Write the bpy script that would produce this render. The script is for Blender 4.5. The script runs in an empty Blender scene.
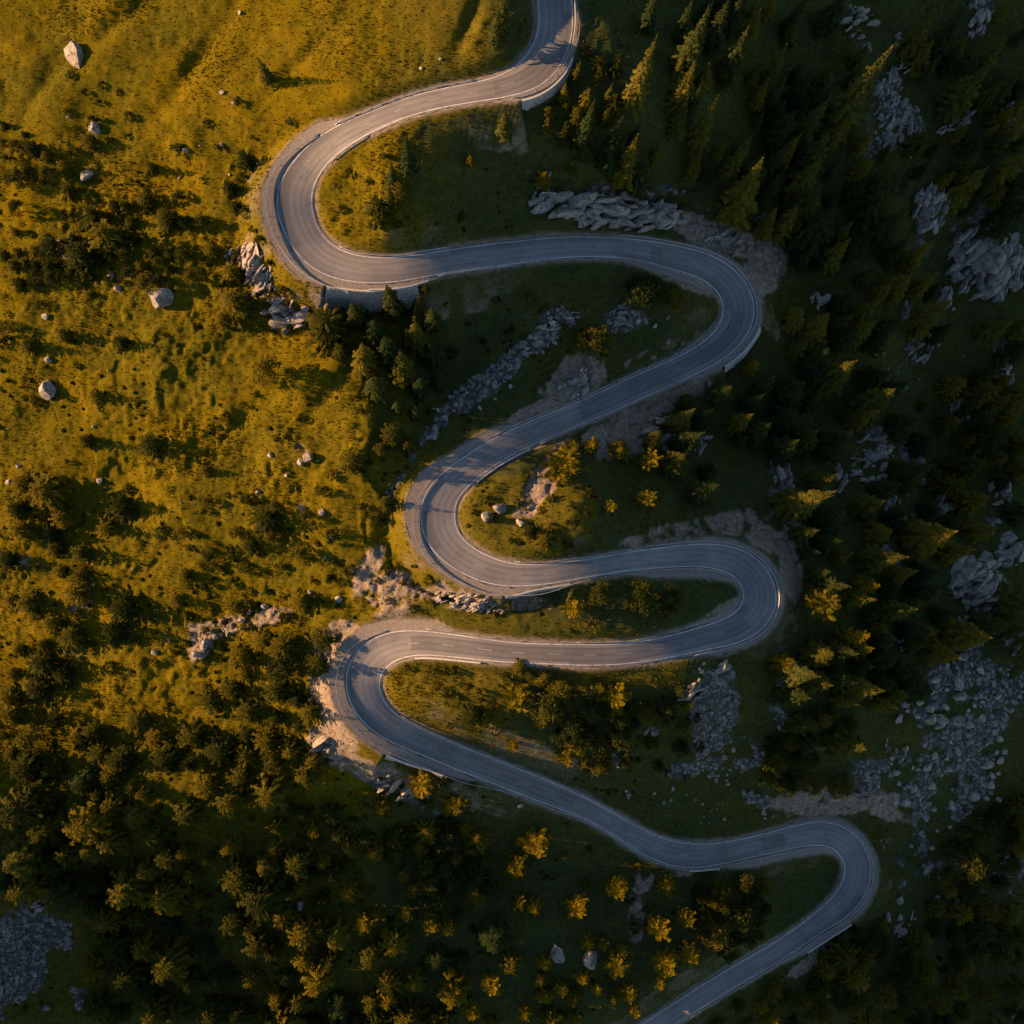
import bpy, math, random
import numpy as np
from mathutils import Matrix, Vector
rng = np.random.default_rng(11)
random.seed(11)
sc = bpy.context.scene
col = sc.collection

# ------------------------------------------------------------------ camera
F = 983.0                      # focal length in pixels of a 1024 frame
DIST = 275.0
zc = np.array((57., 110., 983.)); zc /= np.linalg.norm(zc)
yc = np.array((0., 1., 0.)) - zc*zc[1]; yc /= np.linalg.norm(yc)
xc = np.cross(yc, zc)
RW = np.array((xc, yc, zc))    # camera space -> world
CAM = RW @ np.array((0, 0, 1.)) * DIST
cam = bpy.data.cameras.new('camera')
camo = bpy.data.objects.new('camera', cam); col.objects.link(camo)
m = Matrix(RW.tolist()).to_4x4(); m.translation = Vector(CAM)
camo.matrix_world = m
cam.sensor_fit = 'HORIZONTAL'; cam.sensor_width = 36; cam.lens = 36*F/1024
cam.clip_start = 1; cam.clip_end = 20000
sc.camera = camo

def project(X, Y, Z):
    dx, dy, dz = X-CAM[0], Y-CAM[1], Z-CAM[2]
    a = RW[0,0]*dx+RW[1,0]*dy+RW[2,0]*dz
    b = RW[0,1]*dx+RW[1,1]*dy+RW[2,1]*dz
    c = -(RW[0,2]*dx+RW[1,2]*dy+RW[2,2]*dz)
    c = np.maximum(c, 20)
    return 512+F*a/c, 512-F*b/c
def ray_at_z(u, v, z):
    u = np.asarray(u, float); v = np.asarray(v, float)
    a, b, c = (u-512), (512-v), -F
    rx = RW[0,0]*a+RW[0,1]*b+RW[0,2]*c
    ry = RW[1,0]*a+RW[1,1]*b+RW[1,2]*c
    rz = RW[2,0]*a+RW[2,1]*b+RW[2,2]*c
    k = (z-CAM[2])/rz
    return CAM[0]+rx*k, CAM[1]+ry*k

# ------------------------------------------------------------------ noise
def vnoise(x, y, seed=0):
    xi = np.floor(x).astype(np.int64); yi = np.floor(y).astype(np.int64)
    fx = x-xi; fy = y-yi
    fx = fx*fx*fx*(fx*(fx*6-15)+10); fy = fy*fy*fy*(fy*(fy*6-15)+10)
    def h(a, b):
        n = (a*374761393 + b*668265263 + seed*982451653) & 0xffffffff
        n = ((n ^ (n >> 13))*1274126177) & 0xffffffff
        n = n ^ (n >> 16)
        return (n & 0xffff)/32767.5-1
    return ((h(xi, yi)*(1-fx)+h(xi+1, yi)*fx)*(1-fy)+(h(xi, yi+1)*(1-fx)+h(xi+1, yi+1)*fx)*fy)
def fbm(x, y, seed, octs=3, g=.5):
    s = 0; a = 1; t = 0
    for o in range(octs):
        s = s+a*vnoise(x*2**o+17.3*o, y*2**o-9.1*o, seed+o); t += a; a *= g
    return s/t
def sstep(a, b, x):
    t = np.clip((x-a)/(b-a), 0, 1); return t*t*(3-2*t)

# ------------------------------------------------------------------ traced layout (photo pixels)
ROAD = np.array([(545.0,-140.0,12.0),(549.0,-110.0,13.0),(552.0,-80.0,14.8),(553.6,-52.0,16.2),(554.5,-28.0,16.5),(554.6,-14.0,16.6),(554.9,0.0,16.7),(555.7,14.0,16.6),(555.4,28.0,16.6),(552.5,41.7,16.7),(547.0,54.5,16.8),(538.8,65.9,16.5),(528.2,75.0,15.1),(515.8,81.4,13.2),(502.6,86.0,11.6),(489.0,89.4,10.5),(475.2,91.9,9.9),(461.4,94.4,9.7),(447.7,96.9,9.5),(434.0,99.8,9.4),(420.4,103.2,9.4),(406.9,107.2,9.4),(393.8,112.0,9.3),(380.8,117.4,9.4),(368.0,123.0,9.8),(355.3,129.0,10.6),(343.0,135.6,11.4),(331.3,143.2,12.0),(320.4,152.0,12.6),(310.8,162.2,13.4),(302.9,173.8,14.5),(296.8,186.4,15.9),(294.1,200.1,16.7),(295.7,213.9,16.5),(300.0,227.2,16.0),(306.6,239.6,15.7),(315.4,250.5,15.6),(326.5,258.9,15.2),(339.3,264.6,14.5),(352.8,268.1,13.7),(366.7,269.8,13.1),(380.7,270.3,12.6),(394.7,269.6,12.2),(408.6,267.8,11.9),(422.4,265.5,11.6),(436.2,263.0,11.3),(450.0,260.7,11.2),(463.9,258.8,11.1),(477.8,256.9,11.1),(491.7,255.2,11.2),(505.6,253.5,11.2),(519.5,251.8,11.0),(533.4,250.1,10.8),(547.3,248.5,10.5),(561.3,247.4,10.3),(575.2,246.8,10.1),(589.3,246.6,9.9),(603.3,247.0,9.8),(617.2,247.7,9.9),(631.2,249.1,10.1),(645.1,251.1,10.6),(658.8,253.8,11.3),(672.4,257.0,12.0),(686.0,260.4,12.4),(699.4,264.5,12.9),(712.1,270.3,13.4),(723.4,278.5,14.0),(732.4,289.2,14.6),(737.9,302.0,15.2),(738.1,316.0,15.3),(733.3,329.0,14.5),(724.9,340.2,13.4),(714.3,349.4,12.6),(702.6,357.0,12.0),(690.2,363.5,11.5),(677.5,369.5,11.2),(664.8,375.3,11.2),(652.0,381.0,11.4),(639.2,386.7,11.5),(626.4,392.5,11.4),(613.7,398.4,11.2),(600.9,404.1,11.0),(588.1,409.7,10.8),(575.1,415.0,10.8),(562.1,420.2,10.9),(549.2,425.5,11.0),(536.3,431.0,11.1),(523.5,436.8,11.1),(510.9,442.8,11.1),(498.5,449.3,11.3),(486.5,456.5,11.6),(474.9,464.5,11.9),(463.8,473.0,12.4),(453.1,482.1,13.5),(444.1,492.7,14.9),(438.6,505.5,16.2),(437.7,519.5,16.5),(440.9,533.0,16.0),(448.2,544.9,14.9),(458.5,554.4,13.9),(470.3,561.9,13.1),(482.9,567.9,12.7),(496.2,572.3,12.0),(510.0,574.6,11.2),(524.0,575.2,10.4),(538.0,574.8,9.8),(552.0,573.4,9.4),(565.8,571.4,9.0),(579.7,569.3,8.7),(593.5,567.0,8.5),(607.3,564.7,8.6),(621.1,562.4,8.8),(635.0,560.5,9.0),(648.9,558.9,9.2),(662.8,557.5,9.6),(676.8,556.3,10.1),(690.8,555.4,10.7),(704.8,555.5,11.3),(718.7,557.0,12.0),(732.2,560.7,12.9),(744.5,567.3,13.9),(753.9,577.6,14.9),(759.4,590.4,15.9),(759.1,604.3,16.2),(752.5,616.4,15.3),(741.7,625.3,14.1),(729.0,631.3,12.9),(715.6,635.3,11.9),(702.1,638.8,11.2),(688.5,642.2,10.7),(674.9,645.4,10.3),(661.1,648.3,10.0),(647.3,650.7,9.8),(633.5,652.6,9.7),(619.5,654.0,9.8),(605.5,654.7,9.9),(591.5,655.0,9.9),(577.5,654.8,9.9),(563.5,654.4,9.7),(549.5,654.0,9.6),(535.5,653.5,9.5),(521.5,653.0,9.5),(507.6,652.1,9.7),(493.6,650.6,10.0),(479.7,649.0,10.3),(465.8,647.3,10.6),(451.9,645.6,10.9),(438.0,644.1,11.2),(424.0,643.1,11.6),(410.0,643.3,12.3),(396.2,645.4,13.5),(383.1,650.5,14.9),(372.1,659.0,16.0),(364.7,670.8,16.4),(362.5,684.5,16.1),(365.6,698.1,15.3),(372.4,710.3,14.1),(382.0,720.5,13.1),(393.5,728.5,12.3),(405.8,735.1,11.7),(418.5,741.0,11.2),(431.4,746.5,10.9),(444.3,752.0,10.9),(457.2,757.4,11.0),(470.3,762.4,11.0),(483.4,767.4,10.9),(496.4,772.5,10.9),(509.5,777.7,11.0),(522.5,782.8,10.9),(535.5,787.9,10.8),(548.5,793.1,10.5),(561.6,798.3,10.1),(574.5,803.7,9.7),(587.2,809.6,9.3),(599.6,816.1,9.1),(611.8,823.0,9.1),(623.8,830.2,9.5),(635.8,837.5,10.0),(648.1,844.2,10.5),(660.9,849.8,11.0),(674.3,853.9,11.4),(688.1,855.8,11.3),(702.1,855.6,10.8),(716.0,854.0,10.2),(729.8,851.7,9.8),(743.6,848.8,9.5),(757.2,845.8,9.5),(770.9,842.6,9.6),(784.5,839.2,9.9),(798.1,836.2,10.3),(812.0,834.0,10.8),(825.9,834.0,11.3),(839.2,838.3,11.9),(849.8,847.4,12.4),(856.5,859.6,12.7),(858.0,873.4,12.9),(854.5,886.9,12.6),(847.3,898.8,12.0),(837.4,908.8,11.0),(826.3,917.3,9.9),(814.9,925.4,9.2),(803.5,933.6,8.8),(792.1,941.8,8.8),(780.5,949.5,8.8),(768.5,956.8,8.9),(756.4,963.9,8.9),(744.3,970.9,9.0),(732.2,977.9,9.0),(720.2,985.1,9.0),(708.3,992.5,9.0),(696.5,1000.0,8.9),(684.6,1007.6,8.9),(672.9,1015.1,8.8),(661.0,1022.7,8.7),(649.2,1030.2,8.7),(637.4,1037.7,8.8),(625.5,1045.2,8.8),(601.5,1060.2,8.8),(577.5,1075.2,8.8),(550,1093,8.8),(520,1112,8.8)])
LIT = [(-700,-700),(520,-700),(503,0),(490,60),(545,60),(560,95),(500,112),(425,125),(408,150),(400,200),(410,245),(425,278),(352,300),(352,350),(378,420),(360,470),(385,500),(430,455),(520,425),(530,440),(470,480),(560,470),(600,500),(590,540),(560,560),(520,600),(560,622),(640,630),(690,660),(680,690),(525,690),(520,720),(470,735),(400,750),(310,780),(200,828),(100,790),(0,750),(-700,705)]
KNOLLS = [[(508,815),(570,835),(640,878),(715,885),(705,955),(640,1000),(560,1020),(500,990)], [(262,862),(345,872),(430,905),(515,920),(520,985),(400,990),(300,940)], [(568,40),(600,32),(640,80),(632,112),(588,114),(562,92)]]
DEPTH = np.array([(600,20,6),(700,60,12),(800,100,26),(950,100,30),(470,160,5),(600,150,7),(700,160,14),(800,250,24),(950,250,30),(450,330,8),(560,330,4),(680,320,4),(750,300,8),(850,320,14),(950,350,25),(560,400,4),(650,430,5),(720,430,10),(820,440,16),(950,450,25),(640,500,4),(720,500,8),(700,550,4),(768,590,7),(776,612,7),(760,575,6),(824,602,3),(868,600,14),(860,645,14),(845,695,13),(800,700,10),(950,600,22),(600,600,2),(690,600,2),(740,640,3),(560,720,2),(640,720,3),(720,720,9),(800,700,9),(900,720,16),(990,750,20),(560,790,3),(650,800,5),(750,800,8),(850,790,10),(950,850,14),(860,870,8),(450,830,2.5),(520,860,1),(577,908,.6),(660,930,.6),(720,900,2.5),(700,980,2.5),(800,900,7),(850,960,10),(980,960,16),(100,880,13),(40,870,13),(50,950,17),(200,900,8),(150,960,11),(220,990,5.5),(320,900,.8),(380,950,1),(450,980,1.5),(540,980,1),(30,820,6),(340,800,1),(430,860,2),(1100,500,26),(500,1100,6),(1100,1000,18),(600,-100,8),(900,-100,26),(-150,900,6)], float)

def inpoly(px, py, poly):
    poly = np.asarray(poly, float); r = np.zeros(np.shape(px), bool); j = len(poly)-1
    for i in range(len(poly)):
        xi, yi = poly[i]; xj, yj = poly[j]
        if yi != yj:
            r ^= ((yi > py) != (yj > py)) & (px < (xj-xi)*(py-yi)/(yj-yi)+xi)
        j = i
    return r
def gsmooth(a, k, ax):
    if k < .3: return a
    n = int(3*k)+1; ker = np.exp(-.5*(np.arange(-n, n+1)/k)**2); ker /= ker.sum()
    p = [(0,0),(0,0)]; p[ax] = (n, n); b = np.pad(a, p, mode='edge')
    return np.apply_along_axis(lambda q: np.convolve(q, ker, 'valid'), ax, b)
def bil(a, u, v, u0, v0, st):
    x = np.clip((u-u0)/st, 0, a.shape[1]-1.001); y = np.clip((v-v0)/st, 0, a.shape[0]-1.001)
    i = x.astype(int); j = y.astype(int); fx = x-i; fy = y-j
    return (a[j,i]*(1-fx)+a[j,i+1]*fx)*(1-fy)+(a[j+1,i]*(1-fx)+a[j+1,i+1]*fx)*fy

# ------------------------------------------------------------------ the lie of the land
SUN_EL = math.radians(12.0)
TE = math.tan(SUN_EL)
D2 = np.array((.99, -.141)); D2 /= np.linalg.norm(D2)     # the way the low sun's light travels
PX = DIST/F
U0, V0, ST = -500, -500, 8
gu, gv = np.meshgrid(np.arange(U0, 1560, ST), np.arange(V0, 1560, ST))
lit = inpoly(gu, gv, LIT).astype(float)
knoll = inpoly(gu, gv, KNOLLS[0]) | inpoly(gu, gv, KNOLLS[1]) | inpoly(gu, gv, KNOLLS[2])
lit = np.maximum(lit, knoll)
edge = np.argwhere((np.abs(np.diff(lit, axis=0, prepend=lit[:1]))+np.abs(np.diff(lit, axis=1, prepend=lit[:,:1]))) > 0)
dist = np.full(lit.shape, 1e9)
for k in range(0, len(edge), 40):
    e = edge[k:k+40]
    dist = np.minimum(dist, np.min(np.hypot(gv[...,None]-gv[e[:,0],e[:,1]], gu[...,None]-gu[e[:,0],e[:,1]]), axis=-1))
w = 1/((gu[...,None]-DEPTH[:,0])**2+(gv[...,None]-DEPTH[:,1])**2+900)**1.5
dep = (w*DEPTH[:,2]).sum(-1)/w.sum(-1)
dep *= (1-lit)*sstep(0, 75, dist)
dep *= sstep(-120, 0, gu)
litw = gsmooth(gsmooth(lit, 2, 0), 2, 1)
rate = (.42+(.29-.42)*sstep(360, 480, gu))*litw
rate *= 1-.55*gsmooth(gsmooth(knoll.astype(float), 2, 0), 2, 1)
rate = rate*sstep(-420, -60, gu)+.25*(1-sstep(-420, -60, gu))
rate += .12*sstep(1250, 1500, gu)
# integrate the rate along the light, on a sheared grid
dirp = np.array((D2[0], -D2[1]))
sl = dirp[1]/dirp[0]
shift = gu*sl
vv = gv+shift
R = bil(rate, gu, np.clip(vv, V0, V0+ST*(rate.shape[0]-1)), U0, V0, ST)
Mc = np.cumsum(R, axis=1)*ST*PX/dirp[0]
Mc -= Mc[:, [int((250-U0)/ST)]]
Mc = gsmooth(Mc, 5.0, 0)
M_ = bil(Mc, gu, np.clip(gv-shift, V0, V0+ST*(rate.shape[0]-1)), U0, V0, ST)
A_ = gsmooth(gsmooth(M_-dep, 1.5, 0), 1.5, 1)

SN = .17
def Hbase(X, Y, it=14):
    s = D2[0]*X+D2[1]*Y; q = -D2[1]*X+D2[0]*Y
    q = np.where(np.abs(q) < 190, q, np.sign(q)*(190+120*np.tanh((np.abs(q)-190)/120)))
    s2 = np.where(s > 260, 260+(s-260)*.2, np.where(s < -260, -260+(s+260)*.0, s))
    z = SN*q
    base = SN*q-TE*s2
    for k in range(it):
        u, v = project(X, Y, z)
        z = .25*z+.75*(base+bil(A_, u, v, U0, V0, ST))
    return z

# ------------------------------------------------------------------ road centre line in the world
ru, rv, rw = ROAD[:,0], ROAD[:,1], ROAD[:,2]
t0 = np.arange(len(ru)); tt = np.linspace(0, len(ru)-1, (len(ru)-1)*6+1)
def cubic(a):
    i = np.minimum(tt.astype(int), len(a)-2); f = tt-i
    p = np.concatenate([[2*a[0]-a[1]], a, [2*a[-1]-a[-2]]])
    b, c, d, e = p[i], p[i+1], p[i+2], p[i+3]
    return .5*(2*c+(d-b)*f+(2*b-5*c+4*d-e)*f*f+(3*c-b-3*d+e)*f**3)
ru, rv, rw = cubic(ru), cubic(rv), cubic(rw)
rz = np.zeros(len(ru))
for k in range(12):
    rx, ry = ray_at_z(ru, rv, rz)
    rz = .4*rz+.6*Hbase(rx, ry, 10)
def sm1(a, k):
    n = int(3*k)+1; ker = np.exp(-.5*(np.arange(-n, n+1)/k)**2); ker /= ker.sum()
    return np.convolve(np.pad(a, n, mode='reflect', reflect_type='odd'), ker, 'valid')
rz = sm1(rz, 18)+.2
rx, ry = ray_at_z(ru, rv, rz)
rx, ry = sm1(rx, 2), sm1(ry, 2)
depthc = -(RW[0,2]*(rx-CAM[0])+RW[1,2]*(ry-CAM[1])+RW[2,2]*(rz-CAM[2]))
HW = rw*depthc/F+.05            # half width between the white lines, metres
SEG = np.hypot(np.diff(rx), np.diff(ry)); ARC = np.r_[0, np.cumsum(SEG)]
TX = np.gradient(rx, ARC); TY = np.gradient(ry, ARC)
n_ = np.hypot(TX, TY); TX /= n_; TY /= n_
NX, NY = -TY, TX                # left of travel (travel runs down the picture)
NR = len(rx)
th_ = np.unwrap(np.arctan2(TY, TX)); BANK = sm1(np.clip(-.7*np.gradient(th_, ARC), -.065, .065), 9)   # superelevation of the bends
def road_t(u, v):               # index of the centre-line sample closest to a photo pixel
    return int(np.argmin((ru-u)**2+(rv-v)**2))

# paved or gravelled shoulders beyond the white line, metres: (from pixel, to pixel, side, width)
# side +1 = left of travel, -1 = right of travel
SHOULDERS = [((335,130),(290,200),-1,3.2),((285,190),(330,262),-1,3.6),((330,262),(420,272),-1,1.6),
             ((515,440),(450,485),-1,2.2),((455,480),(440,530),-1,3.6),((440,530),(520,575),-1,2.4),
             ((440,640),(385,645),-1,2.6),((390,645),(365,700),-1,3.6),((365,700),(430,750),-1,3.0),((430,750),(470,765),-1,2.0),
             ((690,262),(740,290),1,1.4),((740,290),(735,330),1,1.9),((735,330),(690,365),1,1.6),
             ((700,556),(745,570),1,1.5),((745,570),(755,610),1,2.0),((755,610),(700,640),1,1.6),
             ((800,835),(855,860),1,1.5),((855,860),(850,895),1,2.0),((850,895),(790,945),1,2.2),
             ((556,10),(548,55),1,1.2),((548,55),(505,85),1,1.6),
             ((640,250),(705,268),-1,2.2),((640,556),(735,565),-1,2.4),((730,855),(835,838),-1,2.4),
             ((725,340),(690,362),-1,1.2),((760,603),(700,640),-1,1.4)]
shl = np.full(NR, .42); shr = np.full(NR, .42)
for a, b, sd, wd in SHOULDERS:
    i, j = sorted((road_t(*a), road_t(*b)))
    arr = shl if sd > 0 else shr
    arr[i:j+1] = np.maximum(arr[i:j+1], wd)
shl, shr = sm1(shl, 5), sm1(shr, 5)

# retaining walls: (from, to, side, height)
WALLS = [((336,264),(414,267),-1,9.5,'tall pale stone retaining wall holding up the outside of the upper left hairpin'),
         ((551,48),(514,82),1,3.0,'grey retaining wall under the outside of the bend at the very top'),
         ((508,574),(567,571),-1,3.6,'pale stone retaining wall under the lower edge of the middle left hairpin'),
         ((738,322),(712,351),1,3.5,'low retaining wall outside the upper right hairpin'),
         ((400,733),(452,756),-1,4.5,'grey retaining wall under the lower left hairpin'),
         ((840,907),(800,936),1,4.0,'rough retaining wall below the lower right hairpin'),
         ((690,855),(718,853),-1,3.0,'short retaining wall under the bottom straight near the dip')]

# ------------------------------------------------------------------ terrain grid
core = np.arange(-186, 186.01, .46)
def outer(a, n=34):
    o = []; s = .6; x = a
    for k in range(n):
        x += s; s *= 1.19; o.append(x)
    return np.array(o)
o = outer(core[-1])
ax = np.concatenate([-o[::-1], core, o])
GX, GY = np.meshgrid(ax, ax)
n1 = len(ax)
H = Hbase(GX, GY)
flat = (np.abs(GX) < 190) & (np.abs(GY) < 190)
# nearest road sample
dr = np.full(H.shape, 1e3); ir = np.zeros(H.shape, int); sd_ = np.ones(H.shape)
fx, fy = GX[flat], GY[flat]
best = np.full(len(fx), 1e18); bi = np.zeros(len(fx), int)
for i in range(0, NR, 6):
    d = (fx-rx[i])**2+(fy-ry[i])**2
    mk = d < best; best[mk] = d[mk]; bi[mk] = i
b0 = bi.copy()
for k in range(-6, 7):
    i = np.clip(b0+k, 0, NR-1)
    d = (fx-rx[i])**2+(fy-ry[i])**2
    mk = d < best; best[mk] = d[mk]; bi[mk] = i[mk]
dr[flat] = np.sqrt(best); ir[flat] = bi
sd_[flat] = np.sign((fx-rx[bi])*NX[bi]+(fy-ry[bi])*NY[bi])
edge_ = HW[ir]+.35+np.where(sd_ > 0, shl[ir], shr[ir])
dout = dr-edge_
U, V = project(GX, GY, H)
SKY_STRENGTH = .06; SUN_STRENGTH = 5.0; EXPOSURE = 1.75
# ------------------------------------------------------------------ ground cover masks (photo pixels, world-fixed)
# (x, y, rx, ry, rotation, strength)
DIRT = [(340,640,26,22,-35,1),(325,690,16,48,-8,1),(335,745,32,26,20,.9),(372,770,50,16,15,.7),(392,595,32,32,-30,.72),(370,570,14,40,25,.7),
        (455,595,70,18,10,.55),(500,600,60,14,5,.6),(640,415,80,12,-25,.9),(625,440,40,20,-20,.8),(575,380,40,26,-40,.9),(545,405,50,8,-28,.9),
        (545,480,16,60,35,.8),(790,560,16,52,0,.85),(770,540,30,16,20,.8),(700,530,90,16,-12,.6),(760,275,22,46,30,.9),(720,238,70,16,20,.9),
        (322,296,20,14,30,.7),(268,285,14,60,-25,.5),(735,575,30,6,15,.7),(660,572,40,6,0,.8),(730,607,30,8,-25,.7),
        (840,805,70,16,-8,.7),(880,810,40,10,20,.7),(640,880,16,34,10,.6),(636,920,12,30,5,.6),(755,960,70,8,-35,.6),(820,955,45,9,-35,.8),
        (690,285,40,7,18,.8),(790,848,50,6,-4,.8),(660,350,60,8,-25,.5),(440,800,40,20,20,.4),(690,870,40,8,-4,.5),(815,800,60,14,-5,.6),(893,860,14,44,0,.25),
        (60,250,20,14,0,.5),(300,460,12,16,0,.4),(80,620,14,70,10,.45),(230,625,80,12,-12,.6),(200,650,20,10,-30,.6),(40,560,30,10,0,.35),(600,80,14,10,0,.3),(660,100,16,10,0,.3)]
GRAV = [(480,387,60,13,-36,1.5),(530,345,40,11,-30,1.2),(438,425,26,9,-50,1.0),(405,470,34,6,-55,1.0),(388,500,14,5,-60,.9),(560,318,45,14,-15,.9),(625,318,24,14,10,.9),(415,455,8,44,32,.7),(715,725,26,60,12,1.1),(745,750,22,26,0,.9),(690,770,26,10,-15,.8),(760,800,70,8,12,.6),
        (700,690,14,34,20,.7),(945,760,66,66,0,.86),(985,700,46,60,20,.8),(930,800,30,34,0,.85),(915,850,16,34,0,.7),(870,775,30,20,0,.8),(12,965,44,66,14,.95),(50,930,30,20,40,.7),(62,1005,34,18,-20,.75),
        (900,100,26,44,-10,.7),(860,25,24,30,20,.6),(925,345,22,26,0,.6),(870,455,24,34,10,.7),(780,480,16,34,0,.7),(780,700,16,40,0,.7),(985,590,30,34,30,.7),
        (660,430,22,26,0,.6),(700,445,18,18,0,.5),(395,790,34,14,25,.8),(480,800,30,20,0,.4),(230,265,10,34,0,.3),(960,410,14,22,0,.6),(905,860,14,26,0,.5),(500,790,30,30,0,.3),
        (590,60,10,20,0,.2),(545,200,30,40,0,.3),(640,205,110,26,5,.6),(985,255,40,44,-20,.7),(930,205,30,26,0,.6),(978,20,16,40,10,.7),(620,760,14,12,0,.4),(650,740,10,10,0,.4)]
def ellipses(lst, u, v, rough=.55, seed=5):
    o = np.zeros(u.shape)
    for x, y, a, b, r, s in lst:
        c, si = math.cos(math.radians(r)), math.sin(math.radians(r))
        mk = (np.abs(u-x) < 1.7*max(a, b)) & (np.abs(v-y) < 1.7*max(a, b))
        du, dv = u[mk]-x, v[mk]-y
        d = np.hypot((du*c+dv*si)/a, (-du*si+dv*c)/b)
        o[mk] = np.maximum(o[mk], s*(1-sstep(.55, 1.3, d)))
    return o
nz1 = fbm(GX/5, GY/5, 21, 4, .6)
dirt = ellipses(DIRT, U, V); grav = ellipses(GRAV, U, V)
dirt = np.clip(dirt, 0, 1); grav = np.clip(grav, 0, 1.5)
nzf = fbm(GX/1.6, GY/1.6, 23, 3, .65)
dirt = sstep(.34, .60, dirt+(.52*nz1+.22*nzf)*(dirt > 0.02)-.06)
nz2 = fbm(GX/3.2, GY/3.2, 31, 4, .65)
nz3 = fbm(GX/9, GY/9, 33, 3, .6)
grav = sstep(.36, .60, grav+(.62*nz2+.75*nz3)*(grav > 0.02)-.24)
rocky = np.maximum(dirt, grav)
# bare patches on the steep rocky right-hand slopes
far = sstep(820, 900, U)*sstep(-40, 20, V)
patch = sstep(.30, .5, fbm(GX/14, GY/14, 77, 4, .6))*far
grav = np.maximum(grav, patch*.9); rocky = np.maximum(rocky, grav)

# small relief: hummocks, tussocks, terracettes
H0 = H.copy()
meadow = inpoly(U, V, LIT)
ms = np.where(meadow, 1.0, .75)
rel = (1.3*fbm(GX/15, GY/15, 3, 2)+2.6*fbm(GX/34+3, GY/27, 6, 2)*sstep(40, 160, V))*np.where(meadow, 1, .5)*np.where(U < 380, 1, .6)+.34*fbm(GX/4.2, GY/4.2, 4, 2)
rel -= sum(dd*np.exp(-(((U-a)*math.sin(r_)-(V-b)*math.cos(r_))/w_)**2)*np.exp(-(((U-a)*math.cos(r_)+(V-b)*math.sin(r_))/l_)**2) for a, b, r_, w_, l_, dd in ((195,60,-.95,10,50,1.6),(470,20,-1.2,8,34,1.6),(120,20,-.7,9,40,1.2),(300,60,-.8,7,46,.9),(40,90,-1.0,9,40,1.2),(340,380,-.9,8,40,1.2),(240,420,-.7,8,60,1.0)))
hum = vnoise(GX/1.9, GY/1.9, 8); hum2 = vnoise(GX/1.05+.3*hum, GY/1.05, 9)
ter = vnoise((GX*.7-GY*.7)/7, (GX*.7+GY*.7)/2.0, 12)
tuss = sstep(-.1, .8, fbm(GX/16, GY/16, 15, 2))
lump = np.abs(vnoise(GX/3.4+.4*hum, GY/3.4, 71)); lump = sstep(.05, .6, vnoise(GX/3.4+.5*hum, GY/3.4, 71))+.6*sstep(.1, .6, vnoise(GX/2.1, GY/2.1+.4*hum2, 73))
rough = sstep(110, 230, V+.18*U)*(1-sstep(330, 420, U))*sstep(-.35, .35, fbm(GX/20, GY/20, 72, 2))
smooth_ = .85-.25*(1-sstep(60, 150, V))*(1-sstep(420, 520, U))
rel += rough*(.45*lump+.10*np.abs(hum))
ms = ms*smooth_
gr_ = 1+.5*sstep(120, 260, V+.3*U)*(1-sstep(340, 430, U))
rel += gr_*(.10+.26*tuss)*(np.abs(hum)*.9-.3)*ms+gr_*(.08+.13*tuss)*hum2*ms+.16*ter*ms
rk = np.abs(vnoise(GX/3.1, GY/3.1, 41))+.5*np.abs(vnoise(GX/1.4, GY/1.4, 42))
rel = rel*(1-.6*rocky)+rocky*(.9*rk-.35)
for (a, b, c, d) in ((640,205,120,1.6),(985,255,45,2.2),(930,205,30,2),(985,585,40,2),(285,300,45,1.6)):
    rel += d*np.exp(-((U-a)**2/(c*c)+(V-b)**2/(c*c*.25)))*np.abs(vnoise(GX/4.3, GY/4.3, 43))
calm = sstep(.2, 4.5, dout)
rel += 3.2*np.exp(-(((U-575)/34)**2+((V-512)/30)**2))+1.6*np.exp(-(((U-440)/40)**2+((V-705)/26)**2))+1.5*np.exp(-(((U-385)/26)**2+((V-190)/40)**2))
H = H+rel*calm*np.where(flat, 1, 0)

# the road bench: cut into the hill on one side, banked on the other
bw = np.full(H.shape, 5.0)
pull = np.zeros(H.shape)
for a, b, s, h, lab in WALLS:
    i, j = sorted((road_t(*a), road_t(*b)))
    on = (ir >= i) & (ir <= j) & (sd_ == s) & (dout < 40)
    end = np.minimum(sstep(i-1, i+6, ir), 1-sstep(j-6, j+1, ir))
    bw[on] = .45
    pull[on] = np.maximum(pull[on], 0)
    want = rz[ir]-h*end
    fall = 1-sstep(0, 22, dout)
    lower = np.maximum(H-want, 0)*fall
    H = np.where(on & (dout > 0), H-lower, H)
for a, b, s, h in (((312,160),(334,263),-1,6.5),((446,490),(505,574),-1,5.0),((368,664),(400,733),-1,4.5)):
    i, j = road_t(*a), road_t(*b)
    on = (ir >= i) & (ir <= j) & (sd_ == s) & (dout < 40) & (dout > 0)
    end = np.minimum(sstep(i-1, i+22, ir), 1-sstep(j-22, j+1, ir))
    H = np.where(on, np.minimum(H, H-np.maximum(H-rz[ir]+h, 0)*end*(1-sstep(4, 26, dout))+.9*rk*end*(dout < 12)), H)
diff = np.abs(H-rz[ir]-BANK[ir]*sd_*np.minimum(dr, edge_))
bw = np.where(bw > 1, np.clip(1.2+1.1*diff, 1.6, 9.0), bw)
wb = 1-sstep(0, 1, np.clip(dout/bw, 0, 1))
wb = np.where(flat, wb, 0)
side_ = sd_*np.minimum(dr, edge_)
bench = rz[ir]+BANK[ir]*side_-.06-.24*(1-sstep(-.35, .1, dout))
H = H*(1-wb)+bench*wb
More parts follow.
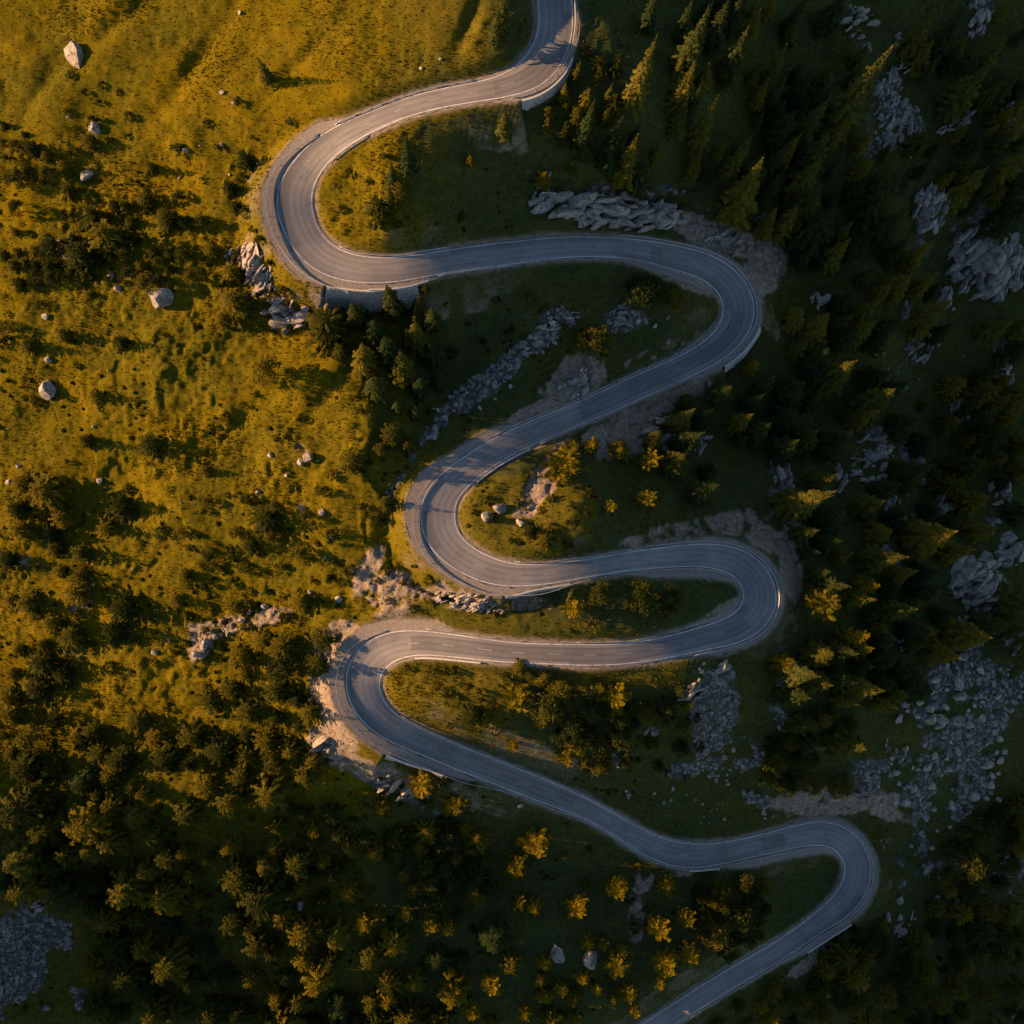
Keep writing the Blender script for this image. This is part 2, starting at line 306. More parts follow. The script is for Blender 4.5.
# cut banks and embankments steep enough to lose their turf
steep = sstep(.55, 1.0, diff/np.maximum(bw, .5))*(wb > .02)*(wb < .98)*sstep(.2, .6, diff/4)
dirt = np.maximum(dirt, steep*.8*sstep(-.3, .4, nz1))
verge = (1-sstep(-.2, 1.3, dout+.6*nz1))*np.where(flat, 1, 0)
dirt = np.maximum(dirt, verge*.85)

lo = np.arange(n1)
def gidx(x):
    i = np.clip(np.searchsorted(ax, x)-1, 0, n1-2); return i, (x-ax[i])/(ax[i+1]-ax[i])
def sample(arr, X, Y):
    X = np.asarray(X, float); Y = np.asarray(Y, float)
    i, f = gidx(X); j, g = gidx(Y); f = np.clip(f, 0, 1); g = np.clip(g, 0, 1)
    return (arr[j,i]*(1-f)+arr[j,i+1]*f)*(1-g)+(arr[j+1,i]*(1-f)+arr[j+1,i+1]*f)*g
def hz(X, Y): return sample(H, X, Y)
def ground(u, v, up=0.0):       # the point of the hillside under a photo pixel (seen `up` metres above it)
    u = np.asarray(u, float); v = np.asarray(v, float)
    z = np.zeros(u.shape)
    for k in range(30):
        X, Y = ray_at_z(u, v, z+up)
        z = .4*z+.6*hz(X, Y)
    return X, Y, hz(X, Y)
def pxscale(X, Y, Z):           # metres per pixel at a point
    return -(RW[0,2]*(X-CAM[0])+RW[1,2]*(Y-CAM[1])+RW[2,2]*(Z-CAM[2]))/F

# ------------------------------------------------------------------ mesh helpers
def make_mesh(name, verts, faces, mat=None, smooth=False, mats=None):
    me = bpy.data.meshes.new(name)
    verts = np.asarray(verts, np.float32)
    if isinstance(faces, np.ndarray):
        k = faces.shape[1]; nf = len(faces)
        me.vertices.add(len(verts)); me.vertices.foreach_set('co', verts.ravel())
        me.loops.add(nf*k); me.loops.foreach_set('vertex_index', faces.astype(np.int32).ravel())
        me.polygons.add(nf); me.polygons.foreach_set('loop_start', np.arange(0, nf*k, k, dtype=np.int32))
        try: me.polygons.foreach_set('loop_total', np.full(nf, k, np.int32))
        except Exception: pass
        me.update(calc_edges=True); me.validate()
    else:
        me.from_pydata([tuple(map(float, v)) for v in verts], [], [tuple(map(int, f)) for f in faces]); me.update()
    if mat: me.materials.append(mat)
    me.polygons.foreach_set('use_smooth', np.full(len(me.polygons), smooth))
    return me
def link(name, me, parent=None, loc=None):
    o = bpy.data.objects.new(name, me); col.objects.link(o)
    if parent is not None: o.parent = parent
    if loc is not None: o.location = loc
    return o
def tag(o, label=None, cat=None, group=None, kind=None):
    if label: o['label'] = label
    if cat: o['category'] = cat
    if group: o['group'] = group
    if kind: o['kind'] = kind
    return o
def attr(me, name, vals):
    a = me.attributes.new(name, 'FLOAT', 'POINT'); a.data.foreach_set('value', np.asarray(vals, np.float32).ravel())

# ------------------------------------------------------------------ materials
class NT:
    def __init__(s, name):
        s.m = bpy.data.materials.new(name); s.m.use_nodes = True
        s.t = s.m.node_tree; s.t.nodes.clear()
        s.out = s.n('ShaderNodeOutputMaterial'); s.b = s.n('ShaderNodeBsdfPrincipled')
        s.l(s.b.outputs[0], s.out.inputs[0]); s.b.inputs['Specular IOR Level'].default_value = .25
        s.b.inputs['Roughness'].default_value = .85
    def n(s, k, **kw):
        q = s.t.nodes.new(k)
        for a, b in kw.items(): setattr(q, a, b)
        return q
    def l(s, a, b): s.t.links.new(a, b)
    def noise(s, scale, detail=3, rough=.55, vec=None, dist=0):
        q = s.n('ShaderNodeTexNoise'); q.inputs['Scale'].default_value = scale; q.inputs['Detail'].default_value = detail
        q.inputs['Roughness'].default_value = rough; q.inputs['Distortion'].default_value = dist
        s.l(vec if vec is not None else s.pos(), q.inputs['Vector']); return q.outputs[0]
    def pos(s):
        if not hasattr(s, '_p'): s._p = s.n('ShaderNodeNewGeometry').outputs['Position']
        return s._p
    def ramp(s, fac, stops):
        q = s.n('ShaderNodeValToRGB'); e = q.color_ramp.elements
        while len(e) < len(stops): e.new(.5)
        for x, (p, c) in zip(e, stops): x.position = p; x.color = (*c, 1) if len(c) == 3 else c
        s.l(fac, q.inputs[0]); return q.outputs[0]
    def mix(s, f, a, b, mode='MIX'):
        q = s.n('ShaderNodeMix', data_type='RGBA', blend_type=mode)
        for i, x in ((0, f), (6, a), (7, b)):
            if isinstance(x, (int, float)): q.inputs[i].default_value = x
            elif isinstance(x, tuple): q.inputs[i].default_value = (*x, 1)
            else: s.l(x, q.inputs[i])
        return q.outputs[2]
    def math(s, op, a, b=0.0):
        q = s.n('ShaderNodeMath', operation=op)
        for i, x in ((0, a), (1, b)):
            if isinstance(x, (int, float)): q.inputs[i].default_value = x
            else: s.l(x, q.inputs[i])
        return q.outputs[0]
    def attr(s, name): return s.n('ShaderNodeAttribute', attribute_name=name).outputs['Fac']
    def bump(s, h, dist=.1, strength=1):
        q = s.n('ShaderNodeBump'); q.inputs['Distance'].default_value = dist; q.inputs['Strength'].default_value = strength
        s.l(h, q.inputs['Height']); s.l(q.outputs[0], s.b.inputs['Normal'])
    def col(s, c): s.l(c, s.b.inputs['Base Color'])

def mat_ground():
    t = NT('hillside_ground')
    n1 = t.noise(.09, 4, .6); n2 = t.noise(.7, 4, .65); n3 = t.noise(3.2, 3, .7)
    g = t.ramp(n1, [(.30, (.082,.070,.004)), (.5, (.128,.096,.004)), (.70, (.172,.119,.005))])
    g2 = t.ramp(n2, [(.30, (.048,.047,.004)), (.52, (.110,.086,.004)), (.74, (.185,.128,.008))])
    g = t.mix(.5, g, g2)
    g = t.mix(t.ramp(t.noise(.035, 4, .62, None, .6), [(.40, (0,0,0)), (.60, (.75,.75,.75))]), g, t.ramp(n2, [(.32, (.030,.036,.005)), (.52, (.068,.066,.006)), (.74, (.115,.092,.008))]))
    lush_shade = t.mix(.5, t.ramp(n1, [(.3, (.026,.042,.015)), (.7, (.050,.062,.020))]), t.ramp(n2, [(.3, (.018,.030,.013)), (.7, (.064,.074,.026))]))
    g = t.mix(t.attr('lush_shade'), g, lush_shade)
    g = t.mix(.2, g, t.ramp(n3, [(.3, (.35,.35,.35)), (.7, (1.5,1.5,1.5))]), 'MULTIPLY')
    d = t.ramp(t.noise(.9, 5, .7), [(.3, (.13,.105,.08)), (.5, (.22,.175,.135)), (.72, (.34,.28,.22))])
    d = t.mix(t.math('MULTIPLY', t.math('GREATER_THAN', t.noise(.55, 4, .7), .58), .7), d, (.085,.08,.02))
    r = t.ramp(t.noise(1.4, 6, .75), [(.32, (.030,.032,.022)), (.50, (.070,.067,.058)), (.68, (.20,.19,.175))])
    c = t.mix(t.attr('dirt'), g, d); c = t.mix(t.attr('grav'), c, r)
    t.col(c)
    t.bump(t.math('ADD', t.noise(2.2, 5, .7), t.noise(7, 3, .6)),   .3, .5)
    t.b.inputs['Specular IOR Level'].default_value = .0
    return t.m
def mat_asphalt():
    t = NT('asphalt')
    uv = t.n('ShaderNodeAttribute', attribute_name='across').outputs['Fac']
    base = t.ramp(t.noise(.12, 4, .6), [(.3, (.135,.134,.136)), (.7, (.192,.190,.191))])
    fine = t.ramp(t.noise(6, 4, .7), [(.3, (.82,.82,.82)), (.7, (1.15,1.15,1.15))])
    along = t.n('ShaderNodeAttribute', attribute_name='along').outputs['Fac']
    cx = t.n('ShaderNodeCombineXYZ'); t.l(t.math('MULTIPLY', uv, 2.4), cx.inputs[0]); t.l(t.math('MULTIPLY', along, .035), cx.inputs[1])
    streak = t.ramp(t.noise(2.2, 3, .6, cx.outputs[0]), [(.32, (.86,.862,.87)), (.5, (1,1,1)), (.7, (1.07,1.07,1.06))])
    cell = t.n('ShaderNodeCombineXYZ'); t.l(t.math('MULTIPLY', along, .028), cell.inputs[0]); t.l(t.math('FLOOR', t.math('ADD', t.math('MULTIPLY', uv, .28), .5)), cell.inputs[1])
    vor = t.n('ShaderNodeTexVoronoi'); vor.inputs['Scale'].default_value = 1.0; t.l(cell.outputs[0], vor.inputs['Vector'])
    bw = t.n('ShaderNodeRGBToBW'); t.l(vor.outputs['Color'], bw.inputs[0])
    patch = t.ramp(bw.outputs[0], [(.36, (.78,.785,.80)), (.38, (1,1,1)), (.60, (1,1,1)), (.62, (1.13,1.12,1.10))])
    c = t.mix(1.0, t.mix(1.0, t.mix(1.0, base, fine, 'MULTIPLY'), streak, 'MULTIPLY'), patch, 'MULTIPLY')
    # tyre tracks polished darker, oil down the middle of each lane, tar sealed cracks
    wv = t.math('ABSOLUTE', t.math('SINE', t.math('MULTIPLY', uv, 2.05)))
    trk = t.ramp(t.math('ADD', t.math('MULTIPLY', wv, .8), t.math('MULTIPLY', t.noise(.25, 3, .6), .4)), [(.25, (.84,.845,.86)), (.6, (1,1,1)), (.95, (1.10,1.09,1.08))])
    c = t.mix(1.0, c, trk, 'MULTIPLY')
    dv = t.n('ShaderNodeTexVoronoi', feature='DISTANCE_TO_EDGE'); dv.inputs['Scale'].default_value = .11
    dn = t.n('ShaderNodeTexNoise'); dn.inputs['Scale'].default_value = .5; t.l(t.pos(), dn.inputs['Vector'])
    dm = t.mix(.35, t.pos(), dn.outputs['Color'], 'ADD'); t.l(dm, dv.inputs['Vector'])
    crack = t.math('LESS_THAN', dv.outputs[0], .0035)
    c = t.mix(t.math('MULTIPLY', crack, t.math('MULTIPLY', t.math('GREATER_THAN', t.noise(.06, 2, .5), .53), .55)), c, (.06,.06,.062))
    t.col(c); t.b.inputs['Roughness'].default_value = .75
    t.bump(t.noise(9, 3, .7), .02, .5)
    return t.m
def mat_simple(name, stops, scale=1.5, rough=.85, bump=0, bscale=4, metal=0, detail=5):
    t = NT(name); t.col(t.ramp(t.noise(scale, detail, .68), stops)); t.b.inputs['Roughness'].default_value = rough
    t.b.inputs['Metallic'].default_value = metal
    if bump: t.bump(t.noise(bscale, 5, .7), bump, 1)
    return t.m
def mat_leaf(name, a, b, c, tr=.22):
    t = NT(name)
    oi = t.n('ShaderNodeObjectInfo')
    n = t.noise(.55, 3, .6)
    f = t.math('ADD', t.math('MULTIPLY', n, .75), t.math('MULTIPLY', t.math('SUBTRACT', oi.outputs['Random'], .5), .72))
    cc = t.ramp(f, [(.12, a), (.38, b), (.66, c)])
    t.col(cc); t.b.inputs['Roughness'].default_value = .8; t.b.inputs['Specular IOR Level'].default_value = .03
    tl = t.n('ShaderNodeBsdfTranslucent'); t.l(cc, tl.inputs[0])
    mx = t.n('ShaderNodeMixShader'); mx.inputs[0].default_value = tr
    t.l(t.b.outputs[0], mx.inputs[1]); t.l(tl.outputs[0], mx.inputs[2]); t.l(mx.outputs[0], t.out.inputs[0])
    return t.m
def mat_rock():
    t = NT('limestone')
    oi = t.n('ShaderNodeObjectInfo')
    c = t.ramp(t.noise(.8, 6, .75), [(.27, (.125,.108,.092)), (.44, (.33,.292,.25)), (.72, (.52,.47,.41))])
    mp = t.n('ShaderNodeMapping'); mp.inputs['Scale'].default_value = (.5,.9,2.6); mp.inputs['Rotation'].default_value = (.5,.3,.6); t.l(t.pos(), mp.inputs[0])
    s = t.ramp(t.noise(1.1, 4, .7, mp.outputs[0]), [(.36, (.38,.37,.36)), (.5, (1,1,1)), (.75, (1.12,1.1,1.08))])
    c = t.mix(1.0, c, s, 'MULTIPLY')
    lich = t.ramp(t.noise(.45, 4, .7), [(.52, (0,0,0)), (.66, (1,1,1))])
    c = t.mix(t.math('MULTIPLY', lich, .55), c, (.075,.08,.028))
    t.col(c); t.bump(t.math('ADD', t.noise(2.2, 6, .75), t.noise(1.1, 4, .7, mp.outputs[0])), .5, 1); t.b.inputs['Roughness'].default_value = .9
    return t.m
M = dict(
    ground=mat_ground(), asphalt=mat_asphalt(), rock=mat_rock(),
    scree=mat_simple('scree_stone', [(.28,(.07,.065,.055)),(.48,(.165,.15,.13)),(.74,(.32,.295,.26))], .6, .9, .1, 5),
    shoulder=mat_simple('gravel_verge', [(.3,(.13,.115,.10)),(.5,(.20,.18,.16)),(.72,(.29,.26,.23))], 2.2, .9, .08, 6),
    paint=mat_simple('road_paint', [(.36,(.26,.255,.25)),(.48,(.54,.53,.52)),(.8,(.72,.71,.69))], .9, .6),
    steel=mat_simple('galvanised_steel', [(.3,(.30,.31,.32)),(.7,(.44,.45,.46))], 1.2, .5, metal=.4),
    stone=mat_simple('wall_masonry', [(.28,(.20,.19,.18)),(.5,(.36,.345,.33)),(.74,(.50,.48,.455))], 1.1, .9, .25, 1.9),
    concrete=mat_simple('pale_concrete', [(.3,(.33,.32,.30)),(.7,(.50,.49,.47))], 1.4, .85, .04, 5),
    bark=mat_simple('bark', [(.3,(.035,.026,.018)),(.7,(.09,.07,.05))], 3, .9, .1, 8),
    spruce=mat_leaf('spruce_needles', (.020,.034,.010), (.043,.053,.011), (.112,.094,.010)),
    larch=mat_leaf('larch_needles', (.085,.076,.006), (.135,.108,.006), (.19,.135,.007), .3),
    pine=mat_leaf('pine_foliage', (.030,.036,.006), (.074,.068,.007), (.130,.098,.007)),
    shrub=mat_leaf('shrub_leaves', (.024,.034,.008), (.050,.056,.009), (.100,.084,.009)),
    heath=mat_leaf('heath_twigs', (.045,.044,.006), (.085,.070,.006), (.135,.098,.008)),
    grass=mat_leaf('grass_blades', (.060,.056,.004), (.110,.086,.004), (.172,.120,.006), .3),
)
# ------------------------------------------------------------------ ground sheet
lush_shade = np.clip(sstep(330, 480, U+50*nz1)*.88+.45*sstep(760, 900, V+60*nz1)*(1-sstep(600, 800, U)*.5)+.25*fbm(GX/22, GY/22, 55, 3), 0, .9)*np.where(inpoly(U+8*nz1, V+8*nz1, LIT), .4, 1)  # greener rightwards and downhill; inside LIT the sunlit gold is painted into the colour
faces = (np.arange(n1*(n1-1)).reshape(n1-1, n1)[:, :-1]).ravel()
faces = np.c_[faces, faces+1, faces+n1+1, faces+n1]
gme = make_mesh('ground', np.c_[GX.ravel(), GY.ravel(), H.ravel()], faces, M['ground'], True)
attr(gme, 'dirt', dirt); attr(gme, 'grav', grav); attr(gme, 'lush_shade', lush_shade)
tag(link('ground', gme), kind='structure')

# ------------------------------------------------------------------ road
def ribbon(i0, i1, offs, zs, rag=0, seed=0):
    idx = np.arange(i0, i1+1); V_ = []
    for k, (of, z) in enumerate(zip(offs, zs)):
        of = np.broadcast_to(of, (NR,))[idx]
        if rag and k in (0, len(offs)-1) or (rag and k in (1, len(offs)-2)):
            of = of+np.sign(of)*rag*vnoise(ARC[idx]/1.7, ARC[idx]*0+seed, 5)
        V_.append(np.c_[rx[idx]+NX[idx]*of, ry[idx]+NY[idx]*of, rz[idx]+BANK[idx]*of+z])
    V_ = np.stack(V_, 1); nr, nc = V_.shape[:2]
    a = (np.arange((nr-1))[:, None]*nc+np.arange(nc-1)[None]).ravel()
    return V_.reshape(-1, 3), np.c_[a, a+nc, a+nc+1, a+1]
wd = HW+.38
fr = np.linspace(-1, 1, 13)
offs = [-wd]+[wd*f for f in fr]+[wd]
zs = [-.5]+[0]*13+[-.5]
v, f = ribbon(0, NR-1, offs, zs)
rme = make_mesh('road', v, f, M['asphalt'], False)
attr(rme, 'across', np.stack([np.broadcast_to(o, (NR,)) for o in offs], 1)); attr(rme, 'along', np.repeat(ARC, len(offs)))
road = tag(link('road', rme), kind='structure')
for s in (-1, 1):
    w = .085*(1+.25*vnoise(ARC/6, ARC*0+s, 4))
    v, f = ribbon(0, NR-1, [s*HW-w, s*HW+w], [.006, .006])
    link('edge_line', make_mesh('edge_line', v, f, M['paint']), road)
v_, f_ = [], []; nv = 0; a = 4.0
paint2 = mat_simple('worn_paint', [(.3,(.25,.235,.22)),(.5,(.30,.285,.27)),(.75,(.44,.42,.40))], .5, .6)
while a < ARC[-1]-4:
    i0 = int(np.searchsorted(ARC, a)); i1 = int(np.searchsorted(ARC, a+3.2)); a += 9.0
    if HW[i0] > 3.6: continue
    v, f = ribbon(i0, i1, [np.full(NR, -.07), np.full(NR, .07)], [.006, .006]); v_.append(v); f_.append(f+nv); nv += len(v)
link('centre_line', make_mesh('centre_line', np.vstack(v_), np.vstack(f_), paint2), road)
for s, sw in ((1, shl), (-1, shr)):
    i_ = wd-.02; o_ = wd+sw
    v, f = ribbon(0, NR-1, [s*i_, s*(i_+.5*(o_-i_)), s*o_, s*(o_+.12)], [-.012, -.03, -.045, -.6], rag=.28, seed=3*s)
    tag(link('road_verge', make_mesh('road_verge', v, f, M['shoulder'])), kind='structure')

def local(v):                    # base point for a thing laid out in world coordinates
    v = np.asarray(v); b = np.array((v[:,0].mean(), v[:,1].mean(), v[:,2].min())); return v-b, b
# retaining walls
for a, b, s, h, lab in WALLS:
    i, j = sorted((road_t(*a), road_t(*b))); idx = np.arange(i, j+1)
    sh = (shl if s > 0 else shr)
    of = HW+.38+sh
    end = np.minimum(sstep(i-1, i+6, idx), 1-sstep(j-6, j+1, idx))
    rows = []
    for d, z in ((.0,-.8),(.0,.16),(.42,.16),(.42,-.15),(.36,-.15),(.5+.27*h,None)):
        o = s*(of[idx]+d)
        zz = rz[idx]+BANK[idx]*o+z if z is not None else rz[idx]-h*end-2.0
        rows.append(np.c_[rx[idx]+NX[idx]*o, ry[idx]+NY[idx]*o, zz])
    # split the face into courses so that the masonry has relief
    top, bot = rows[4], rows[5]; K = 9
    face = [top*(1-k/K)+bot*(k/K) for k in range(K+1)]
    rows = rows[:4]+face
    for k, r in enumerate(rows[4:]):
        q = .10*vnoise(ARC[idx]/.9, ARC[idx]*0+k*1.7, 61)
        r[:,0] += NX[idx]*q*s; r[:,1] += NY[idx]*q*s
    Vw = np.stack(rows, 1); nr, nc = Vw.shape[:2]
    a_ = (np.arange(nr-1)[:, None]*nc+np.arange(nc-1)[None]).ravel()
    Fw = np.c_[a_, a_+1, a_+nc+1, a_+nc]
    v, base = local(Vw.reshape(-1, 3))
    o = link('retaining_wall', None, None, base)
    tag(o, lab, 'retaining wall', 'retaining walls under the road')
    lowcap = Fw
    face_m = ((np.arange(nc-1) >= 3)[None].repeat(nr-1, 0)).ravel()
    link('wall_face', make_mesh('wall_face', v, Fw[face_m], M['stone']), o)
    link('coping', make_mesh('coping', v, Fw[~face_m], M['concrete']), o)

# guard rails
RAILS = [((480,91),(338,138),-1,.35,'long steel guard rail along the uphill edge of the topmost straight'),
 ((330,144),(425,265),-1,2.5,'steel guard rail round the outside of the upper left hairpin'),
 ((368,123),(322,150),1,.35,'short guard rail inside the upper left hairpin, on its top side'),
 ((328,260),(455,260),1,.4,'guard rail inside the upper left hairpin, on its bottom side'),
 ((556,-10),(505,86),1,.5,'guard rail round the outside of the bend at the very top'),
 ((432,264),(512,253),-1,.35,'guard rail on the lower edge of the second straight near its left end'),
 ((617,248),(692,363),1,.6,'guard rail round the outside of the upper right hairpin'),
 ((634,249),(704,266),-1,.5,'short guard rail inside the upper right hairpin'),
 ((684,366),(532,433),1,.4,'guard rail on the lower edge of the slanting third straight'),
 ((700,358),(500,448),-1,.5,'guard rail on the upper edge of the slanting third straight'),
 ((452,483),(590,567),-1,2.3,'guard rail round the outside of the middle left hairpin'),
 ((512,575),(636,560),1,.4,'guard rail on the upper edge of the fourth straight'),
 ((644,559),(688,642),1,.6,'guard rail round the outside of the middle right hairpin'),
 ((654,558),(736,563),-1,.5,'short guard rail inside the middle right hairpin'),
 ((664,648),(574,655),-1,.4,'guard rail on the upper edge of the fifth straight near its right end'),
 ((500,651),(424,643),-1,.4,'guard rail on the upper edge of the fifth straight near its left end'),
 ((396,645),(520,782),-1,2.4,'guard rail round the outside of the lower left hairpin'),
 ((524,783),(700,855),-1,.4,'guard rail on the lower edge of the descending sixth straight'),
 ((392,728),(512,779),1,.35,'guard rail inside the lower left hairpin, on its bottom side'),
 ((516,780),(690,855),1,.4,'guard rail on the upper edge of the descending sixth straight'),
 ((712,854),(832,835),-1,.5,'guard rail inside the lower right hairpin'),
 ((788,838),(794,941),1,.5,'guard rail round the outside of the lower right hairpin'),
 ((788,944),(656,1026),1,.4,'guard rail on the lower edge of the last straight at the bottom')]
post_me = None
def box(cx, cy, cz, sx, sy, sz):
    v = np.array([(x, y, z) for x in (-1, 1) for y in (-1, 1) for z in (-1, 1)], float)*.5*np.array((sx, sy, sz))+np.array((cx, cy, cz))
    f = [(0,1,3,2),(4,6,7,5),(0,4,5,1),(2,3,7,6),(0,2,6,4),(1,5,7,3)]
    return v, f
pv, pf = box(0, 0, 0, .11, .14, 1.0); post_me = make_mesh('post', pv, pf, M['steel'])
bv, bf = box(0, .11, .38, .08, .16, .2); v2 = np.vstack([pv, bv]); post_me = make_mesh('post', v2, pf+[tuple(k+8 for k in q) for q in bf], M['steel'])
for a, b, s, gap, lab in RAILS:
    i, j = sorted((road_t(*a), road_t(*b))); idx = np.arange(i, j+1)
    gp = gap+0*idx
    if gap > 1: gp = .5+(gap-.5)*sstep(0, 25, np.minimum(idx-i, j-idx))
    of = HW[idx]+gp+.12
    prof = [(0,.26),(.05,.31),(.0,.37),(.0,.41),(.05,.47),(0,.54),(.07,.55),(.12,.47),(.07,.41),(.07,.37),(.12,.31),(.07,.25),(0,.26)]
    rows = []
    fl = np.clip(np.minimum(idx-i, j-idx)/3.0, 0, 1)          # the beam dives into the ground at its ends
    for d, z in prof:
        o = s*(of-d+.1)
        rows.append(np.c_[rx[idx]+NX[idx]*o, ry[idx]+NY[idx]*o, rz[idx]+BANK[idx]*o+z-.7*(1-fl)])
    Vw = np.stack(rows, 1); nr, nc = Vw.shape[:2]
    a_ = (np.arange(nr-1)[:, None]*nc+np.arange(nc-1)[None]).ravel()
    v, base = local(Vw.reshape(-1, 3))
    root = tag(link('guard_rail', None, None, base), lab, 'guard rail', 'guard rails along the road')
    link('rail_beam', make_mesh('rail_beam', v, np.c_[a_, a_+1, a_+nc+1, a_+nc], M['steel']), root)
    L = ARC[j]-ARC[i]; npst = min(95, max(2, int(L/4)))
    for q in np.linspace(ARC[i]+1.5, ARC[j]-1.5, npst):
        k = min(int(np.searchsorted(ARC, q)), NR-1); o = s*(HW[k]+float(gp[k-i] if 0 <= k-i < len(gp) else gap)+.27)
        po = link('post', post_me, root, np.array((rx[k]+NX[k]*o, ry[k]+NY[k]*o, rz[k]+BANK[k]*o))-base)
        po.rotation_euler.z = math.atan2(TY[k], TX[k])+(math.pi if s > 0 else 0)
# low concrete parapets
for a, b, s, lab in (((524,437),(468,470),1,'low pale concrete parapet inside the middle left hairpin'),
                     ((414,643),(482,649),1,'low pale concrete parapet inside the lower left hairpin, on its top side'),
                     ((372,270),(424,265),-1,'low pale parapet on top of the tall retaining wall')):
    i, j = sorted((road_t(*a), road_t(*b))); idx = np.arange(i, j+1)
    g = .8 if s > 0 else shr[idx]+.36
    rows = []
    for d, z in ((-.25,-.4),(-.2,.55),(.2,.55),(.25,-.4)):
        o = s*(HW[idx]+g+d); rows.append(np.c_[rx[idx]+NX[idx]*o, ry[idx]+NY[idx]*o, rz[idx]+BANK[idx]*o+z])
    Vw = np.stack(rows, 1); nr = len(idx); nc = 4
    a_ = (np.arange(nr-1)[:, None]*nc+np.arange(nc-1)[None]).ravel()
    F_ = [tuple(q) for q in np.c_[a_, a_+1, a_+nc+1, a_+nc]]+[(0,1,2,3),tuple((nr-1)*nc+k for k in (3,2,1,0))]
    v, base = local(Vw.reshape(-1, 3))
    tag(link('parapet_wall', make_mesh('parapet_wall', v, F_, M['concrete']), None, base), lab, 'parapet', 'parapets beside the road')

# ------------------------------------------------------------------ tree kinds
def cone_trunk(h, r, seg=7, bend=.02, seed=0):
    rg = np.random.default_rng(seed); v = []; f = []; zz = np.linspace(-.6, h, 7)
    for k, z in enumerate(zz):
        t = k/6; rr = r*(1-.93*t)*(1.35 if k == 0 else 1); cx, cy = rg.normal(0, bend*h*.2, 2)*(t > 0)
        for q in range(seg):
            a = 2*math.pi*q/seg; v.append((cx+rr*math.cos(a), cy+rr*math.sin(a), z))
    for k in range(6):
        for q in range(seg):
            f.append((k*seg+q, k*seg+(q+1) % seg, (k+1)*seg+(q+1) % seg, (k+1)*seg+q))
    return v, f
class Leaves:
    def __init__(s): s.v = []
    def quad(s, a, b, c, d): s.v.append((a, b, c, d))
    def mesh(s, name, mat):
        v = np.array(s.v, float).reshape(-1, 3); f = np.arange(len(v)).reshape(-1, 4)
        return make_mesh(name, v, f, mat)
def whorled(h, r, seed, whorls, per, droop, start=.08, nodes=5, wide=.40, power=.8, ragged=.25, lift=.10, curl=0, thin=.10):
    """a conifer crown: whorls of branches, each carrying flat and hanging sprays of needles"""
    rg = np.random.default_rng(seed); L = Leaves()
    lean = rg.normal(0, .012, 2)
    for k in range(whorls):
        t = (k+rg.uniform(-.3, .3))/whorls; z = h*(start+(1-start-.015)*max(t, 0))
        R = r*max(.05, (1-max(t, 0))**power)*rg.uniform(1-ragged*.6, 1+ragged*.4)
        n = max(4, int(per*(1-.45*t)+rg.integers(-1, 2))); a0 = rg.uniform(0, 6.28)
        for b in range(n):
            az = a0+6.283*b/n+rg.normal(0, .22); ln = R*rg.uniform(1-ragged, 1+ragged*.5)
            if rg.random() < .07: continue
            fw = np.array((math.cos(az), math.sin(az), 0)); sd = np.array((-fw[1], fw[0], 0)); up = np.array((0, 0, 1.))
            base = np.array((lean[0]*z, lean[1]*z, z)); dr = droop*rg.uniform(.7, 1.3)*(1-.6*t)
            P = lambda q: base+fw*ln*q+up*ln*(lift*q-dr*q*q+curl*q**4)+sd*ln*.08*math.sin(3*q+az)
            for i in range(nodes):
                q = .16+.80*i/(nodes-1)*.92; p = P(q); pn = P(min(q+.30, 1.08)); f = pn-p
                w = (wide*ln*(1-.62*q)+thin*r)*rg.uniform(.7, 1.2)*.62
                for s in (-1, 1):
                    roll = rg.normal(0, .35); sv = sd*s*math.cos(roll)+up*(math.sin(roll)-.22)
                    L.quad(p, p+sv*w*.55+f*.12, p+sv*w+f*rg.uniform(.55, .95), p+f*.8)
                if i % 2 == 0 or rg.random() < .4:
                    d = -up*(.12*ln+.28)*rg.uniform(.6, 1.2)+sd*rg.normal(0, .12)
                    L.quad(p, p+f*.55, p+f*.6+d*.8, p+f*.1+d)
            p = P(.93); q_ = P(1.1); w = .12*ln+.12
            L.quad(p, p+sd*w+(q_-p)*.5, q_, p-sd*w+(q_-p)*.5)
    for k in range(10):                # the leader shoot
        a = rg.uniform(0, 6.28); fw = np.array((math.cos(a), math.sin(a), 0)); z = h*(.93+.07*k/10); p = np.array((lean[0]*z, lean[1]*z, z))
        L.quad(p, p+fw*.22+np.array((0,0,.1)), p+np.array((0,0,.6)), p-fw*.1+np.array((0,0,.25)))
    return L
